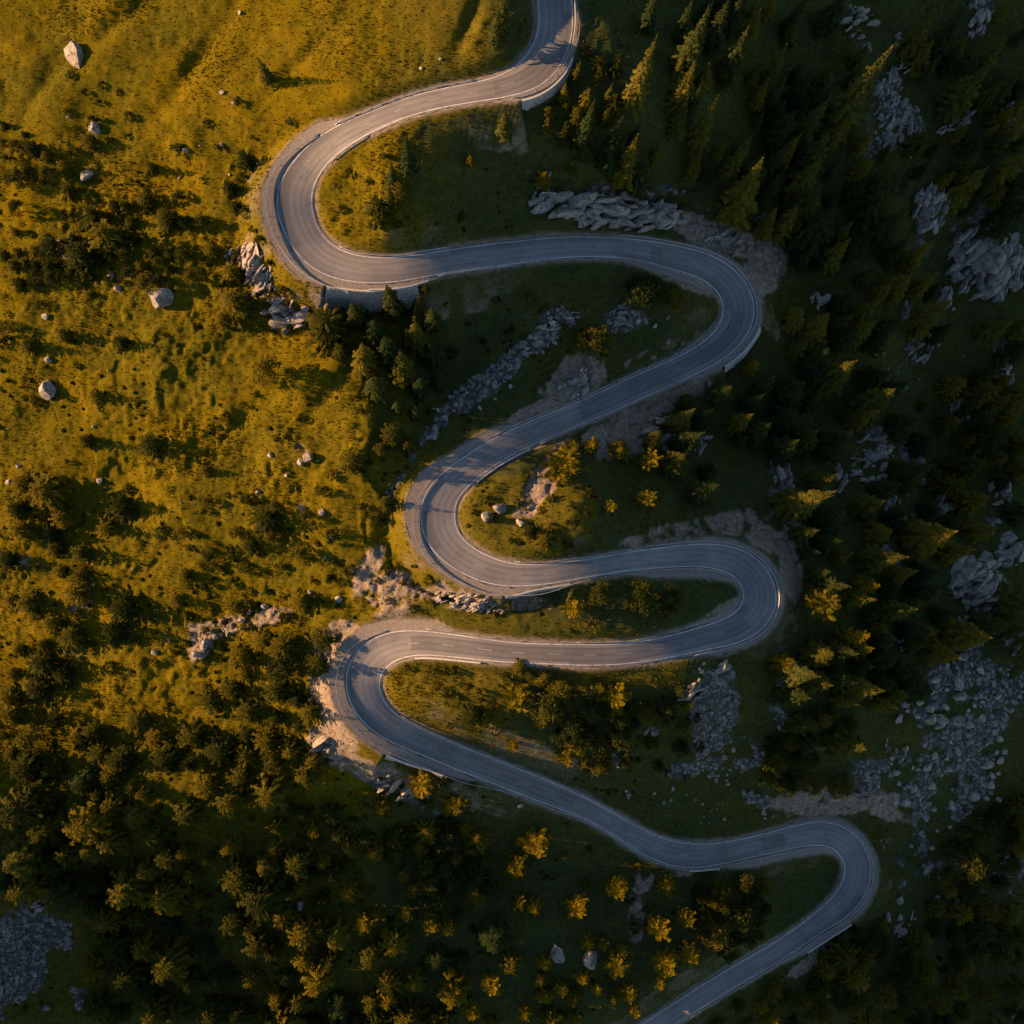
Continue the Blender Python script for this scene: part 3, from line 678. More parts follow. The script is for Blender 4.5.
def clumped(h, r, seed, clumps=26, per=64, leaf=.5, flat=.75, low=.15, conic=.35):
    """a broad crown: leaf clumps carried at the ends of limbs, with gaps between them"""
    rg = np.random.default_rng(seed); L = Leaves(); cs = []
    for k in range(clumps):
        t = rg.random()**.8; az = 2.4*k+rg.normal(0, .35)
        rad = r*(1-conic*t)*math.sqrt(max(.04, 1-(max(0, t-.25)/.78)**2))*rg.uniform(.45, .98)
        z = h*(low+(.92-low)*t)
        cs.append((np.array((rad*math.cos(az), rad*math.sin(az), z)), r*rg.uniform(.22, .40)))
    cs.append((np.array((0, 0, h*.9)), r*.3))
    for c, cr in cs:
        out = c-np.array((0, 0, h*.35)); out /= np.linalg.norm(out)+1e-6
        for q in range(int(per*(cr/(r*.3))**1.5)):
            d = rg.normal(0, 1, 3); d /= np.linalg.norm(d)
            d = d+out*.35
            p = c+d*cr*rg.uniform(.35, 1.05)*np.array((1, 1, flat))
            n = rg.normal(0, 1, 3)+out*.6; n /= np.linalg.norm(n)
            a = np.cross(n, (0.3, .1, 1)); a /= np.linalg.norm(a)+1e-6; b = np.cross(n, a)
            s = leaf*rg.uniform(.55, 1.2); a = a*s; b = b*s*.62
            L.quad(p-a*.5, p+b*.5-a*.05, p+a*.6, p-b*.5+a*.05)
    return L, cs
def limbs(trunk_v, trunk_f, cs, h, r0):
    v, f = list(trunk_v), list(trunk_f)
    for c, cr in cs[::2]:
        z0 = max(.12*h, c[2]*.62); a = np.array((0, 0, z0)); d = c-a
        s = np.cross(d, (0, 0, 1)); s /= np.linalg.norm(s)+1e-6; u = np.cross(s, d); u /= np.linalg.norm(u)+1e-6
        n = len(v)
        for t, rr in ((0, r0*.38), (.5, r0*.24), (1, r0*.08)):
            for q in range(4):
                an = q*math.pi/2; p = a+d*t+(s*math.cos(an)+u*math.sin(an))*rr; v.append(tuple(p))
        for k in range(2):
            for q in range(4): f.append((n+k*4+q, n+k*4+(q+1) % 4, n+k*4+4+(q+1) % 4, n+k*4+4+q))
    return v, f
KINDS = {}
def kind_of(name, h, r, crown, tv, tf, leaf):
    KINDS.setdefault(name, []).append((h, r, make_mesh('crown', np.array(crown.v).reshape(-1, 3), np.arange(len(crown.v)*4).reshape(-1, 4), leaf),
                                       make_mesh('trunk', tv, tf, M['bark'], True)))
for k in range(5):
    h = 20; r = 3.3
    L = whorled(h, r, 100+k, 26, 8, .42, power=.82+.06*(k % 3), ragged=.30+.05*(k % 2))
    kind_of('spruce_tree', h, r, L, *cone_trunk(h*.97, .28, seed=k), M['spruce'])
for k in range(4):
    h = 11; r = 3.7
    L = whorled(h, r, 200+k, 14, 8, .25, start=.14, nodes=5, wide=.36, power=.62, ragged=.42, lift=.26, curl=.12)
    kind_of('larch_tree', h, r, L, *cone_trunk(h*.96, .22, seed=20+k), M['larch'])
for k in range(5):
    h = 10.5; r = 3.7
    L = whorled(h, r, 300+k, 16, 10, .38, start=.05, nodes=8, wide=.22, power=.66, ragged=.42, lift=.24, thin=.05)
    tv, tf = cone_trunk(h*.94, .24, seed=40+k)
    kind_of('pine_tree', h, r, L, tv, tf, M['pine'])
for k in range(4):
    h = 9; r = 3.8
    L, cs = clumped(h, r, 400+k, 30, 66, .55)
    tv, tf = limbs(*cone_trunk(h*.8, .22, seed=60+k), cs, h, .22)
    kind_of('alder_tree', h, r, L, tv, tf, M['shrub'])
SHRUBS = []
for k in range(5):
    L, cs = clumped(1.5, 1.35, 500+k, 11, 30, .36, low=.1, flat=.8, conic=.2)
    SHRUBS.append(L.mesh('shrub', M['shrub']))
# ------------------------------------------------------------------ where things stand
LAND = [("the bend at the very top",548,60),("the upper left hairpin",295,200),("the upper right hairpin",738,305),("the middle left hairpin",440,515),
 ("the middle right hairpin",757,595),("the lower left hairpin",365,685),("the lower right hairpin",855,870),("the topmost straight",420,104),
 ("the second straight",520,252),("the slanting third straight",600,404),("the fourth straight",610,565),("the fifth straight",560,654),
 ("the descending sixth straight",550,795),("the dip in the road near the bottom",690,855),("the last straight at the bottom",710,992),
 ("the big wedge boulder at top left",73,55),("the biggest pale meadow boulder",160,296),("the small pale boulder near the left edge",48,391),
 ("the two grey boulders near the bottom",573,957),("the rock face above the second straight",625,215),("the pale crag on the right edge",985,262),
 ("the grey crag at upper right",930,205),("the crag at middle right edge",978,580),("the brown crag below the upper left hairpin",285,310),
 ("the big scree field at right",945,760),("the long rubble strip",480,385),("the scree patch below the fifth straight",720,735),
 ("the scree in the bottom left corner",20,960),("the rubble slope at top right",895,100),("the rubble patch in the forest",872,455),
 ("the bare earth beside the lower left hairpin",328,690),("the top right corner",1010,10),("the bottom right corner",1010,1010),("the tall retaining wall",390,295),
 ("the earth bank below the middle left hairpin",395,600),("the stony strip above the lower left hairpin",225,625),("the bottom edge's middle",400,1015),
 ("the grey slab in the bushes at left",202,648),("the lit rocks at lower left",300,900),("the pinkish boulder at lower right",928,868),
 ("the top edge's right part",760,5),("the middle of the left edge",5,530),("the lower part of the left edge",5,760),("the rubble inside the second bend",620,320),
 ("the bare gully below the dip",637,905),("the dark hollow at lower left",120,900)]
DIRS = ['right of','above and right of','above','above and left of','left of','below and left of','below','below and right of']
ORD = ['nearest','second nearest','third nearest','fourth nearest','fifth nearest','sixth nearest','seventh nearest','eighth nearest','ninth nearest','tenth nearest',
       'eleventh nearest','twelfth nearest','thirteenth nearest','fourteenth nearest','fifteenth nearest','sixteenth nearest','seventeenth nearest','eighteenth nearest','nineteenth nearest','twentieth nearest']
PEND = {}
def want_label(o, word, px, py, cat, group):
    d = [(lx-px)**2+(ly-py)**2 for _, lx, ly in LAND]; k = int(np.argmin(d)); nm, lx, ly = LAND[k]
    di = int(round(math.degrees(math.atan2(ly-py, px-lx))/45)) % 8
    PEND.setdefault((word, k, di), []).append((d[k], o)); tag(o, None, cat, group)
def write_labels():
    for (word, k, di), l in PEND.items():
        l.sort(key=lambda q: q[0])
        for i, (d, o) in enumerate(l):
            s = f'{word} {DIRS[di]} {LAND[k][0]}'
            if len(l) > 1: s += ', '+ORD[min(i, len(ORD)-1)]
            w = s.split()
            o['label'] = ' '.join(w[:16])

ALLT = []
WORDS = {'spruce_tree':('spruce','slender spruce'), 'larch_tree':('larch','golden larch'),
         'pine_tree':('pine','bushy broad conifer'), 'alder_tree':('leafy tree','rounded leafy tree')}
GROUPS = {'spruce_tree':'spruces on the slope','larch_tree':'golden larches','pine_tree':'bushy conifers on the slope','alder_tree':'rounded leafy trees'}
proto_used = {}
def tree(kind, u, v, r_px, h):
    X, Y, Z = ground(np.array([u]), np.array([v]), h*.45)
    X, Y, Z = float(X[0]), float(Y[0]), float(Z[0])
    var = random.randrange(len(KINDS[kind])); H_, R_, cm, tm = KINDS[kind][var]
    s = r_px*float(pxscale(X, Y, Z+h*.4))/R_
    root = bpy.data.objects.new(kind, None); col.objects.link(root)
    root.location = (X, Y, Z-.1); root.rotation_euler = (random.gauss(0, .025), random.gauss(0, .025), random.uniform(0, 6.28))
    root.scale = (s, s*random.uniform(.92, 1.08), h/H_); root.empty_display_size = .5
    link('trunk', tm, root); link('crown', cm, root)
    want_label(root, WORDS[kind][1] if kind != 'spruce_tree' else ('tall ' if h > 15 else 'small ' if h < 9 else '')+WORDS[kind][1], u, v, 'tree', GROUPS[kind])
    ALLT.append((u, v, r_px))
P_, S_, L_, A_k = 'pine_tree', 'spruce_tree', 'larch_tree', 'alder_tree'
HAND = [
 # the golden meadow
 (264,70,8,10,S_),(245,158,10,7,P_),(150,166,7,6,P_),(78,255,19,12,P_),(106,236,22,14,P_),(92,215,12,8,P_),(62,166,8,5,P_),(88,140,9,5,P_),(130,222,9,5,P_),(228,186,8,6,P_),(235,205,8,5,P_),
 (235,302,21,11,P_),(230,272,13,8,P_),(222,318,10,6,P_),(325,324,26,17,P_),(268,371,16,8,A_k),(352,460,14,8,P_),(385,503,10,6,P_),(120,342,9,7,P_),(62,333,8,6,P_),(28,345,10,6,P_),(95,395,9,6,P_),(85,440,8,7,P_),
 (150,444,13,8,P_),(120,505,15,8,P_),(15,508,11,7,P_),(60,517,13,7,P_),(105,527,11,7,P_),(80,553,12,8,P_),(55,548,11,6,P_),(18,530,13,7,P_),(75,592,14,9,P_),(112,630,14,9,P_),(52,622,12,8,P_),
 (40,664,17,10,P_),(92,732,12,8,P_),(137,722,16,7,P_),(8,715,12,9,P_),(25,770,20,10,P_),(120,760,18,9,P_),(164,760,15,9,P_),(210,700,15,7,P_),(240,655,17,8,P_),(247,710,14,7,P_),(245,757,14,7,P_),
 (60,570,9,5,P_),(10,600,10,5,P_),(265,520,18,8,P_),(250,545,10,5,P_),(205,470,7,4,P_),(175,600,9,4,P_),(185,575,8,4,P_),
 # between the hairpins
 (408,155,10,19,S_),(392,177,8,14,S_),(378,208,15,12,P_),(389,197,8,11,S_),(506,124,10,13,S_),(502,12,11,20,S_),(496,28,9,16,S_),(400,192,9,11,P_),
 (356,312,12,16,S_),(393,300,14,18,S_),(374,332,14,21,S_),(362,355,13,19,S_),(388,348,15,20,S_),(414,335,15,19,S_),(433,318,12,16,S_),(402,368,14,19,S_),(375,384,13,16,S_),(432,352,13,16,S_),(420,385,12,15,S_),(440,378,10,13,S_),(420,300,6,8,S_),(340,350,10,9,P_),(425,288,5,5,P_),
 (397,405,6,11,S_),(415,412,7,10,S_),(392,433,14,10,P_),(380,448,9,6,P_),(408,445,8,6,P_),
 (594,340,19,11,A_k),(645,290,22,9,A_k),(672,296,14,6,A_k),(563,465,23,15,L_),(572,448,10,7,L_),(592,445,8,6,L_),(651,458,11,13,L_),(647,500,10,12,L_),(611,506,6,8,L_),(620,450,12,9,S_),
 (573,609,13,9,L_),(640,598,17,6,A_k),(668,600,15,6,A_k),(600,592,12,5,A_k),(545,540,12,5,P_),(530,530,9,4,P_),(470,160,6,5,P_),
 (470,715,14,8,P_),(484,720,10,6,P_),(517,697,14,8,L_),(542,722,9,8,L_),(513,745,8,6,L_),(566,757,11,9,L_),(617,698,14,9,L_),(600,690,9,7,P_),(560,690,12,7,A_k),(575,725,15,8,A_k),(620,735,15,8,A_k),(650,715,13,7,A_k),(600,765,13,6,A_k),
 (687,706,7,9,L_),(520,668,9,5,P_),(545,676,9,5,P_),
 # beside the lower left hairpin
 (310,712,14,8,P_),(312,760,13,8,P_),(290,752,14,8,P_),(265,742,16,8,P_),(281,647,18,8,P_),(262,640,12,6,P_),(300,600,12,6,P_),(275,690,15,8,P_),(230,690,13,7,P_),
 # lower left wood, tops in the sun
 (110,806,14,10,P_),(142,794,9,8,P_),(185,815,15,11,P_),(228,803,19,12,P_),(268,795,21,12,P_),(306,778,12,9,P_),(185,853,10,10,P_),(230,848,11,11,P_),(208,860,6,9,P_),
 (313,830,8,8,L_),(337,834,9,9,P_),(382,808,12,10,L_),(420,784,12,9,L_),(455,804,12,9,L_),(332,874,12,10,P_),(348,893,10,8,L_),(363,926,11,8,L_),(392,944,16,11,P_),(271,953,11,10,P_),(303,960,13,11,P_),(330,962,12,11,P_),(275,1000,13,11,P_),(298,1004,12,11,P_),
 (371,1004,12,11,P_),(388,1002,11,11,P_),(491,985,13,12,L_),(471,1013,12,11,L_),(448,928,12,10,L_),(431,926,8,8,L_),(406,914,9,8,L_),(450,972,7,8,L_),(511,868,6,9,L_),(250,928,10,10,P_),(249,980,12,12,P_),(190,984,11,11,P_),(238,1013,13,12,P_),(362,893,8,6,L_),(290,895,10,6,P_),(320,905,10,6,P_),(378,915,9,6,L_),
 # larches below the sixth straight
 (536,843,15,11,L_),(518,868,12,10,L_),(616,888,13,11,L_),(577,908,14,11,L_),(520,903,9,7,L_),(534,907,9,7,L_),(660,929,14,12,L_),(687,919,12,11,L_),(712,902,7,9,L_),(709,916,6,8,L_),(667,885,12,7,P_),
 (588,943,8,8,L_),(602,944,9,9,L_),(617,966,14,11,L_),(622,950,6,8,L_),(667,966,11,11,L_),(660,984,8,8,L_),(691,955,12,11,L_),(583,978,10,7,L_),(597,990,7,6,L_),(573,998,10,8,L_),(562,990,6,7,L_),(629,994,10,9,L_),(612,998,6,7,L_),(524,1013,10,9,L_),(575,1020,8,8,L_),(545,963,9,5,L_),(540,980,9,6,P_),(636,1012,6,6,L_),
 # top of the picture, spruces leaning away
 (652,8,9,19,S_),(693,42,15,30,S_),(735,14,10,19,S_),(641,76,14,30,S_),(588,126,12,27,S_),(641,174,12,20,S_),(704,128,13,26,S_),(735,160,12,25,S_),(709,169,8,18,S_),(543,180,11,9,L_),(572,168,5,7,L_),(612,104,12,9,P_),(600,62,9,5,P_),(588,50,8,4,P_),(548,112,9,5,P_),(565,108,7,4,P_),
 (824,604,18,15,L_),(866,585,11,14,L_),(854,637,8,13,L_),(859,651,6,12,L_),(781,663,14,10,L_),(789,728,8,8,L_),(835,714,9,12,L_),(822,720,10,12,L_),(752,366,10,10,L_),(843,322,10,16,S_),(813,376,9,15,S_),(867,310,10,16,S_),(711,470,10,14,S_),(885,685,11,14,S_),(846,700,10,14,S_),(903,575,12,16,S_),
 (980,880,12,9,P_),(884,950,13,9,P_),(866,957,13,9,P_),(823,990,15,10,P_),(772,1020,10,9,L_),(983,953,11,8,P_),
]
FILL = [  # polygon, spacing px, kinds, radius px, height
 ([(690,-5),(860,0),(880,60),(870,130),(905,170),(880,245),(820,262),(775,245),(745,205),(700,175),(600,166),(575,150),(650,125),(680,60)], 24, [S_], (10,14), (13,22)),
 ([(905,20),(960,10),(960,120),(1024,60),(1024,190),(970,170),(920,150)], 30, [S_], (9,12), (12,18)),
 ([(800,300),(860,270),(920,265),(955,320),(900,380),(875,430),(880,480),(920,520),(965,540),(930,590),(905,650),(880,740),(800,755),(790,690),(830,640),(800,560),(800,500),(760,440),(700,510),(660,470),(640,420),(690,395),(760,385),(780,330)], 22, [S_], (12,17), (16,24)),
 ([(880,60),(1024,0),(1024,340),(930,300),(880,240)], 27, [S_], (11,15), (14,22)),
 ([(880,560),(1024,600),(1024,680),(900,720),(870,700)], 26, [S_], (12,16), (13,20)),
 ([(900,420),(1024,330),(1024,560),(960,540),(920,500)], 27, [S_, S_, P_], (11,15), (12,18)),
 ([(1000,600),(1024,600),(1024,690),(990,700)], 26, [A_k], (12,16), (7,10)),
 ([(935,880),(960,830),(1024,780),(1024,960),(960,960),(930,930)], 24, [A_k, P_, S_], (13,18), (9,14)),
 ([(790,1000),(830,965),(880,925),(930,950),(960,960),(1024,980),(1024,1030),(770,1030)], 25, [A_k, A_k, P_], (13,18), (9,13)),
 ([(770,740),(840,740),(880,770),(870,790),(800,790),(760,775),(745,755)], 22, [A_k], (12,15), (7,9)),
 ([(695,885),(765,878),(765,940),(722,955),(700,925)], 19, [A_k], (11,14), (6,8)),
 ([(390,825),(470,820),(500,880),(470,915),(405,902)], 20, [A_k, P_], (11,15), (4,6)),
 ([(0,800),(90,780),(180,845),(260,835),(310,860),(300,890),(240,880),(160,900),(60,920),(20,900),(0,900)], 29, [P_, P_, P_, S_], (16,23), (11,16)),
 ([(60,930),(240,890),(300,915),(400,960),(520,930),(560,1030),(80,1030)], 30, [P_, P_, P_, S_], (15,22), (11,16)),
 ([(280,800),(370,820),(380,860),(320,880),(270,850)], 22, [P_], (11,15), (5,8)),
 ([(0,470),(60,480),(90,560),(130,600),(60,720),(110,740),(200,720),(250,640),(320,610),(330,640),(300,760),(190,800),(90,780),(0,780)], 33, [P_, P_, A_k], (12,18), (6,10)),
 ([(170,500),(320,480),(380,520),(350,570),(300,600),(200,610)], 42, [A_k], (7,10), (3,5)),
 ([(0,120),(50,140),(80,210),(190,190),(215,250),(190,280),(110,290),(60,310),(0,330)], 26, [P_, A_k], (7,11), (3.5,6)),
 ([(540,690),(690,690),(690,740),(650,780),(570,765)], 27, [A_k], (10,13), (5,7)),
 ([(700,1030),(745,1000),(790,985),(780,1030)], 22, [A_k, P_], (10,14), (6,8)),
 ([(560,70),(620,60),(610,120),(570,150),(545,130)], 24, [S_, P_], (7,9), (7,12)),
]
EXC = [(985,268,56),(928,212,34),(976,586,40),(1010,556,26),(890,116,32),(858,24,24),(976,20,24),(870,460,26),(924,348,22),(255,268,22),(288,316,24),(790,545,18)]
def road_gap(u, v): return float(np.min(np.hypot(ru-u, rv-v)-rw))
for u, v, r, h, k in HAND:
    q = math.exp(random.gauss(0, .16)) if k == L_ else 1
    tree(k, u, v, r*q, h*q)
for poly, sp, ks, rr, hh in FILL:
    xs = [p[0] for p in poly]; ys = [p[1] for p in poly]; miss = 0; here = []
    while miss < 700:
        u = random.uniform(min(xs), max(xs)); v = random.uniform(min(ys), max(ys))
        nn = float(vnoise(np.array([u/52.]), np.array([v/52.]), 301)[0]); loc = sp*((.80+.55*nn if nn < .35 else 1.5) if (u < 560 and v < 740) or v < 250 else .74+.3*nn)
        gsz = math.exp(random.gauss(-.10, .32 if v < 250 else .24)); r = random.uniform(*rr)*gsz; h = random.uniform(*hh)*gsz
        i_, j_ = int((u-U0)/ST), int((v-V0)/ST)
        if not inpoly(np.array(u), np.array(v), poly) or road_gap(u, v) < r+3+.012*h*max(0, 750-v)*.05 or \
           any((u-a)**2+(v-b)**2 < loc**2 for a, b in here) or any((u-a)**2+(v-b)**2 < (.62*(r+c))**2 for a, b, c in ALLT):
            miss += 1; continue
        g_ = ellipses([g for g in GRAV if g[5] >= .7], np.array([u]), np.array([v]))[0]
        if g_ > .12 or any((u-a)**2+(v-b)**2 < c*c for a, b, c in EXC): miss += 1; continue
        here.append((u, v)); tree(random.choice(ks), u, v, r, h)
print('TREES', len(ALLT), {k: sum(1 for o in bpy.data.objects if o.name.split('.')[0] == k) for k in WORDS})

# shrubs one can pick out
SHR = [([(0,330),(60,320),(110,400),(190,430),(230,520),(160,560),(100,470),(0,470)], 60), ([(170,160),(250,230),(300,120),(210,90)], 40), ([(60,70),(120,90),(150,150),(60,150)], 30),
       ([(280,400),(360,400),(370,520),(290,520)], 46), ([(320,180),(385,150),(400,230),(345,245)], 26), ([(380,560),(460,590),(420,618),(360,600)], 22),
       ([(395,665),(520,670),(510,745),(430,725)], 28), ([(480,500),(600,470),(590,545),(500,550)], 26), ([(0,560),(120,560),(200,700),(0,760)], 40), ([(180,520),(360,560),(330,620),(190,640)], 24),
       ([(560,800),(640,850),(700,880),(680,960),(560,890)], 34), ([(240,860),(420,880),(520,930),(420,950),(300,920)], 22), ([(560,690),(700,680),(700,780),(560,760)], 30), ([(430,300),(540,280),(520,340),(440,360)], 36),
       ([(225,230),(250,225),(310,310),(280,340),(245,300)], 20), ([(350,770),(470,780),(500,840),(400,830)], 26)]
nsh = 0
for poly, sp in SHR:
    xs = [p[0] for p in poly]; ys = [p[1] for p in poly]; miss = 0; here = []
    while miss < 60 and nsh < 260:
        u = random.uniform(min(xs), max(xs)); v = random.uniform(min(ys), max(ys)); r = random.uniform(3.2, 7.5)
        if not inpoly(np.array(u), np.array(v), poly) or road_gap(u, v) < r+3 or any((u-a)**2+(v-b)**2 < (sp*.6)**2 for a, b in here) or any((u-a)**2+(v-b)**2 < (.8*(r+c))**2 for a, b, c in ALLT):
            miss += 1; continue
        here.append((u, v)); X, Y, Z = [float(q[0]) for q in ground(np.array([u]), np.array([v]), .5)]
        o = link('shrub', SHRUBS[nsh % 5], None, (X, Y, Z-.1)); s = r*float(pxscale(X, Y, Z))/1.35
        o.rotation_euler.z = random.uniform(0, 6.28); o.scale = (s, s*random.uniform(.8, 1.1), s*random.uniform(.6, .95)); nsh += 1
        want_label(o, 'low leafy shrub', u, v, 'shrub', 'low shrubs in the grass'); ALLT.append((u, v, r*.7))

# ------------------------------------------------------------------ rocks
def ico(sub):
    import bmesh
    bm = bmesh.new(); bmesh.ops.create_icosphere(bm, subdivisions=sub, radius=1)
    v = np.array([p.co[:] for p in bm.verts]); f = np.array([[q.index for q in t.verts] for t in bm.faces]); bm.free(); return v, f
IC1, IC2, IC3 = ico(1), ico(2), ico(3)
def rock(seed, ic=IC2, cuts=13, rough=.05, squash=.75, dlo=.32, dhi=.74):
    rg = np.random.default_rng(seed); v = ic[0].copy()
    for k in range(cuts):
        n = rg.normal(0, 1, 3); n /= np.linalg.norm(n); d = rg.uniform(dlo, dhi)
        e = v@n-d; mk = e > 0; v[mk] -= np.outer(e[mk], n)
    nz = vnoise(v[:,0]*2.3+seed, v[:,1]*2.3+v[:,2]*1.7, seed)
    v *= (1+rough*nz)[:, None]
    v[:,2] *= squash
    return v, ic[1]
BOULD = []
for k in range(9):
    v, f = rock(700+k, IC3, 14, .05, .8, .48, .85); BOULD.append(make_mesh('boulder', v, f, M['rock']))
def boulder(u, v, a, b, hgt, label=None, rot=None, tilt=.15, mesh=None, name='boulder', group=None, cat='boulder', word='pale angular boulder'):
    X, Y, Z = [float(q[0]) for q in ground(np.array([u]), np.array([v]), hgt*.3)]
    s = float(pxscale(X, Y, Z))
    o = link(name, mesh or random.choice(BOULD), None, (X, Y, Z+hgt*.22))
    o.scale = (a*s, b*s, hgt*.75); o.rotation_euler = (random.gauss(0, tilt), random.gauss(0, tilt), random.uniform(0, 6.28) if rot is None else math.radians(rot))
    if label: tag(o, label, cat, group)
    else: want_label(o, word, u, v, cat, group)
    return o
import bmesh
bm = bmesh.new()
for x, y, z in ((-.95,.75,0),(-.2,1,0),(.75,.8,0),(1,.1,0),(.7,-.55,0),(.25,-1,0),(-.45,-.5,0),(-.85,.1,0),(-.7,.6,.45),(.1,.92,1.25),(.45,.2,1.4),(.4,-.65,.85),(.75,.6,.8),(.85,.05,.75),(-.5,.05,.6)):
    bm.verts.new((x, y, z-.35))
bmesh.ops.convex_hull(bm, input=bm.verts)
bmesh.ops.subdivide_edges(bm, edges=bm.edges[:], cuts=3, use_grid_fill=True)
for p in bm.verts:
    q = p.co; p.co = q*(1+.05*float(vnoise(np.array([q.x*2.6+q.z]), np.array([q.y*2.6-q.z]), 44)[0]))
big1 = bpy.data.meshes.new('boulder'); bm.to_mesh(big1); bm.free(); big1.materials.append(M['rock'])
v, f = rock(52, IC3, 16, .06, .85, .62, .92); big2 = make_mesh('boulder', v, f, M['rock'])
boulder(74, 56, 11, 13.5, 3.0, 'big wedge shaped boulder standing alone on the golden grass at top left', 8, .03, big1)
boulder(161, 297, 16, 13, 4.0, 'biggest pale boulder on the meadow left of the upper left hairpin', 30, .05, big2)
boulder(150, 279, 5.5, 5, 1.8, 'small brown boulder touching the top of the biggest pale boulder')
boulder(49, 391, 10, 11, 2.8, 'small pale boulder on the meadow near the left edge', 10, .05)
boulder(557, 954, 9, 13, 3.2, 'left one of two grey blocky boulders among the larches near the bottom', 0, .05)
boulder(590, 960, 10, 11, 3.0, 'right one of two grey blocky boulders among the larches near the bottom', 40, .05)
boulder(487, 516, 6.5, 6, 2.0, 'lower left one of a pale boulder pair inside the middle left hairpin')
boulder(499, 508, 7.5, 6.5, 2.2, 'upper right one of a pale boulder pair inside the middle left hairpin', 20)
boulder(521, 523, 6, 5.5, 1.9, 'single round boulder on lit grass inside the middle left hairpin')
boulder(928, 868, 7, 9, 2.6, 'pinkish upright boulder in the grass right of the lower right hairpin', -20)
for q in [(94,128,8,10,2.6),(86,176,7,11,2.6),(110,277,5,7,1.8),(117,288,6,6,1.8),(307,458,7,9,2.4),(300,462,6,5,1.8),(322,512,6,5,1.8),(302,508,7,5,1.8),(196,654,9,6,2.0),(206,644,10,6,2.2),(338,599,7,6,2),(333,537,4,4,1.3),(325,558,4,3,1.2),
          (329,540,3,3,1),(520,806,4,5,1.4),(629,795,5,4,1.6),(626,791,3,3,1.1),(673,788,4,4,1.4),(664,803,3,3,1),(671,800,3,3,1),(749,801,4,4,1.3),(764,812,5,4,1.4),(47,360,5,6,1.8),(46,316,5,6,1.6),(100,480,5,5,1.5),(10,482,6,7,1.8),(18,466,4,4,1.3),
          (900,900,6,6,1.8),(888,918,7,6,1.8),(900,918,5,5,1.6),(932,848,5,5,1.5),(938,898,6,4,1.6),(904,935,6,5,1.5),(918,940,6,4,1.4),(880,805,5,5,1.5),(895,806,4,4,1.2),(155,652,5,5,1.5),(310,700,5,5,1.4),(185,150,5,4,1.3),(222,145,4,4,1.2),(240,12,4,3,1.2),(222,92,4,4,1.2),(233,103,3,4,1.1),(440,59,3,3,.9),(421,68,3,3,.9),
          (270,455,5,5,1.5),(258,492,4,4,1.3),(286,475,3,3,1),(242,620,5,4,1.3),(265,607,6,5,1.6),(250,612,5,4,1.4),(300,603,5,5,1.5),(310,592,4,4,1.3),(345,575,4,4,1.2),(352,570,4,3,1.1),(215,637,6,5,1.6),(228,633,5,5,1.5),(273,890,6,6,1.8),(300,905,8,7,2.2),(270,885,5,4,1.5),(322,905,6,5,1.7),(630,318,4,4,1.2),(552,338,4,5,1.4),(548,313,4,4,1.3),(543,352,3,3,1),(655,326,4,3,1),(668,318,3,3,1),(480,408,4,3,1.1),(510,386,4,4,1.3),(495,399,3,3,1)]:
    boulder(q[0], q[1], q[2]*.78, q[3]*.78, q[4]*.85, group='pale boulders scattered over the slope')
def scatter(poly, n, rr, label, group, name='boulder', cat='boulder', sp=1.1):
    xs = [p[0] for p in poly]; ys = [p[1] for p in poly]; c = 0; tries = 0; here = []
    while c < n and tries < n*30:
        tries += 1
        u = random.uniform(min(xs), max(xs)); v = random.uniform(min(ys), max(ys)); r = rr[0]+(rr[1]-rr[0])*random.random()**2
        if not inpoly(np.array(u), np.array(v), poly) or road_gap(u, v) < r+2: continue
        if any((u-a)**2+(v-b)**2 < (sp*(r+d)*.8)**2 for a, b, d in here): continue
        here.append((u, v, r)); c += 1
        boulder(u, v, r*random.uniform(.8, 1.3), r, r*.28*random.uniform(.9, 1.5), label, group=group, tilt=.35, name=name, cat=cat)
scatter([(905,700),(960,650),(1000,680),(1010,790),(985,820),(940,835),(880,790),(870,770)], 80, (2.6,7.5), 'pale angular boulder lying in the big scree field near the right edge', 'boulders of the big scree field')
scatter([(432,408),(470,380),(505,355),(545,325),(560,340),(510,375),(470,405),(445,420)], 34, (1.6,4.2), 'grey block in the long rubble strip crossing the grass above the third straight', 'blocks of the long rubble strip')
scatter([(700,700),(725,690),(735,735),(752,750),(745,780),(700,790),(672,785),(690,760)], 40, (1.5,3.6), 'grey block in the scree patch between the fifth and seventh straights', 'blocks of the scree patch')
scatter([(60,100),(260,60),(330,400),(300,560),(130,640),(40,500),(40,250)], 22, (.9,1.8), 'small pale stone lying in the golden meadow grass', 'small stones in the meadow', 'stone', 'stone', 3)
scatter([(870,180),(1010,330),(1010,480),(860,480),(840,380)], 30, (.9,2.6), 'small pale stone on the dark slope at the right', 'small stones on the right slope', 'stone', 'stone', 3)
scatter([(640,790),(700,780),(770,790),(790,815),(720,828),(650,812)], 22, (1.0,2.4), 'small pale stone in the grass above the seventh straight', 'small stones above the seventh straight', 'stone', 'stone', 2)

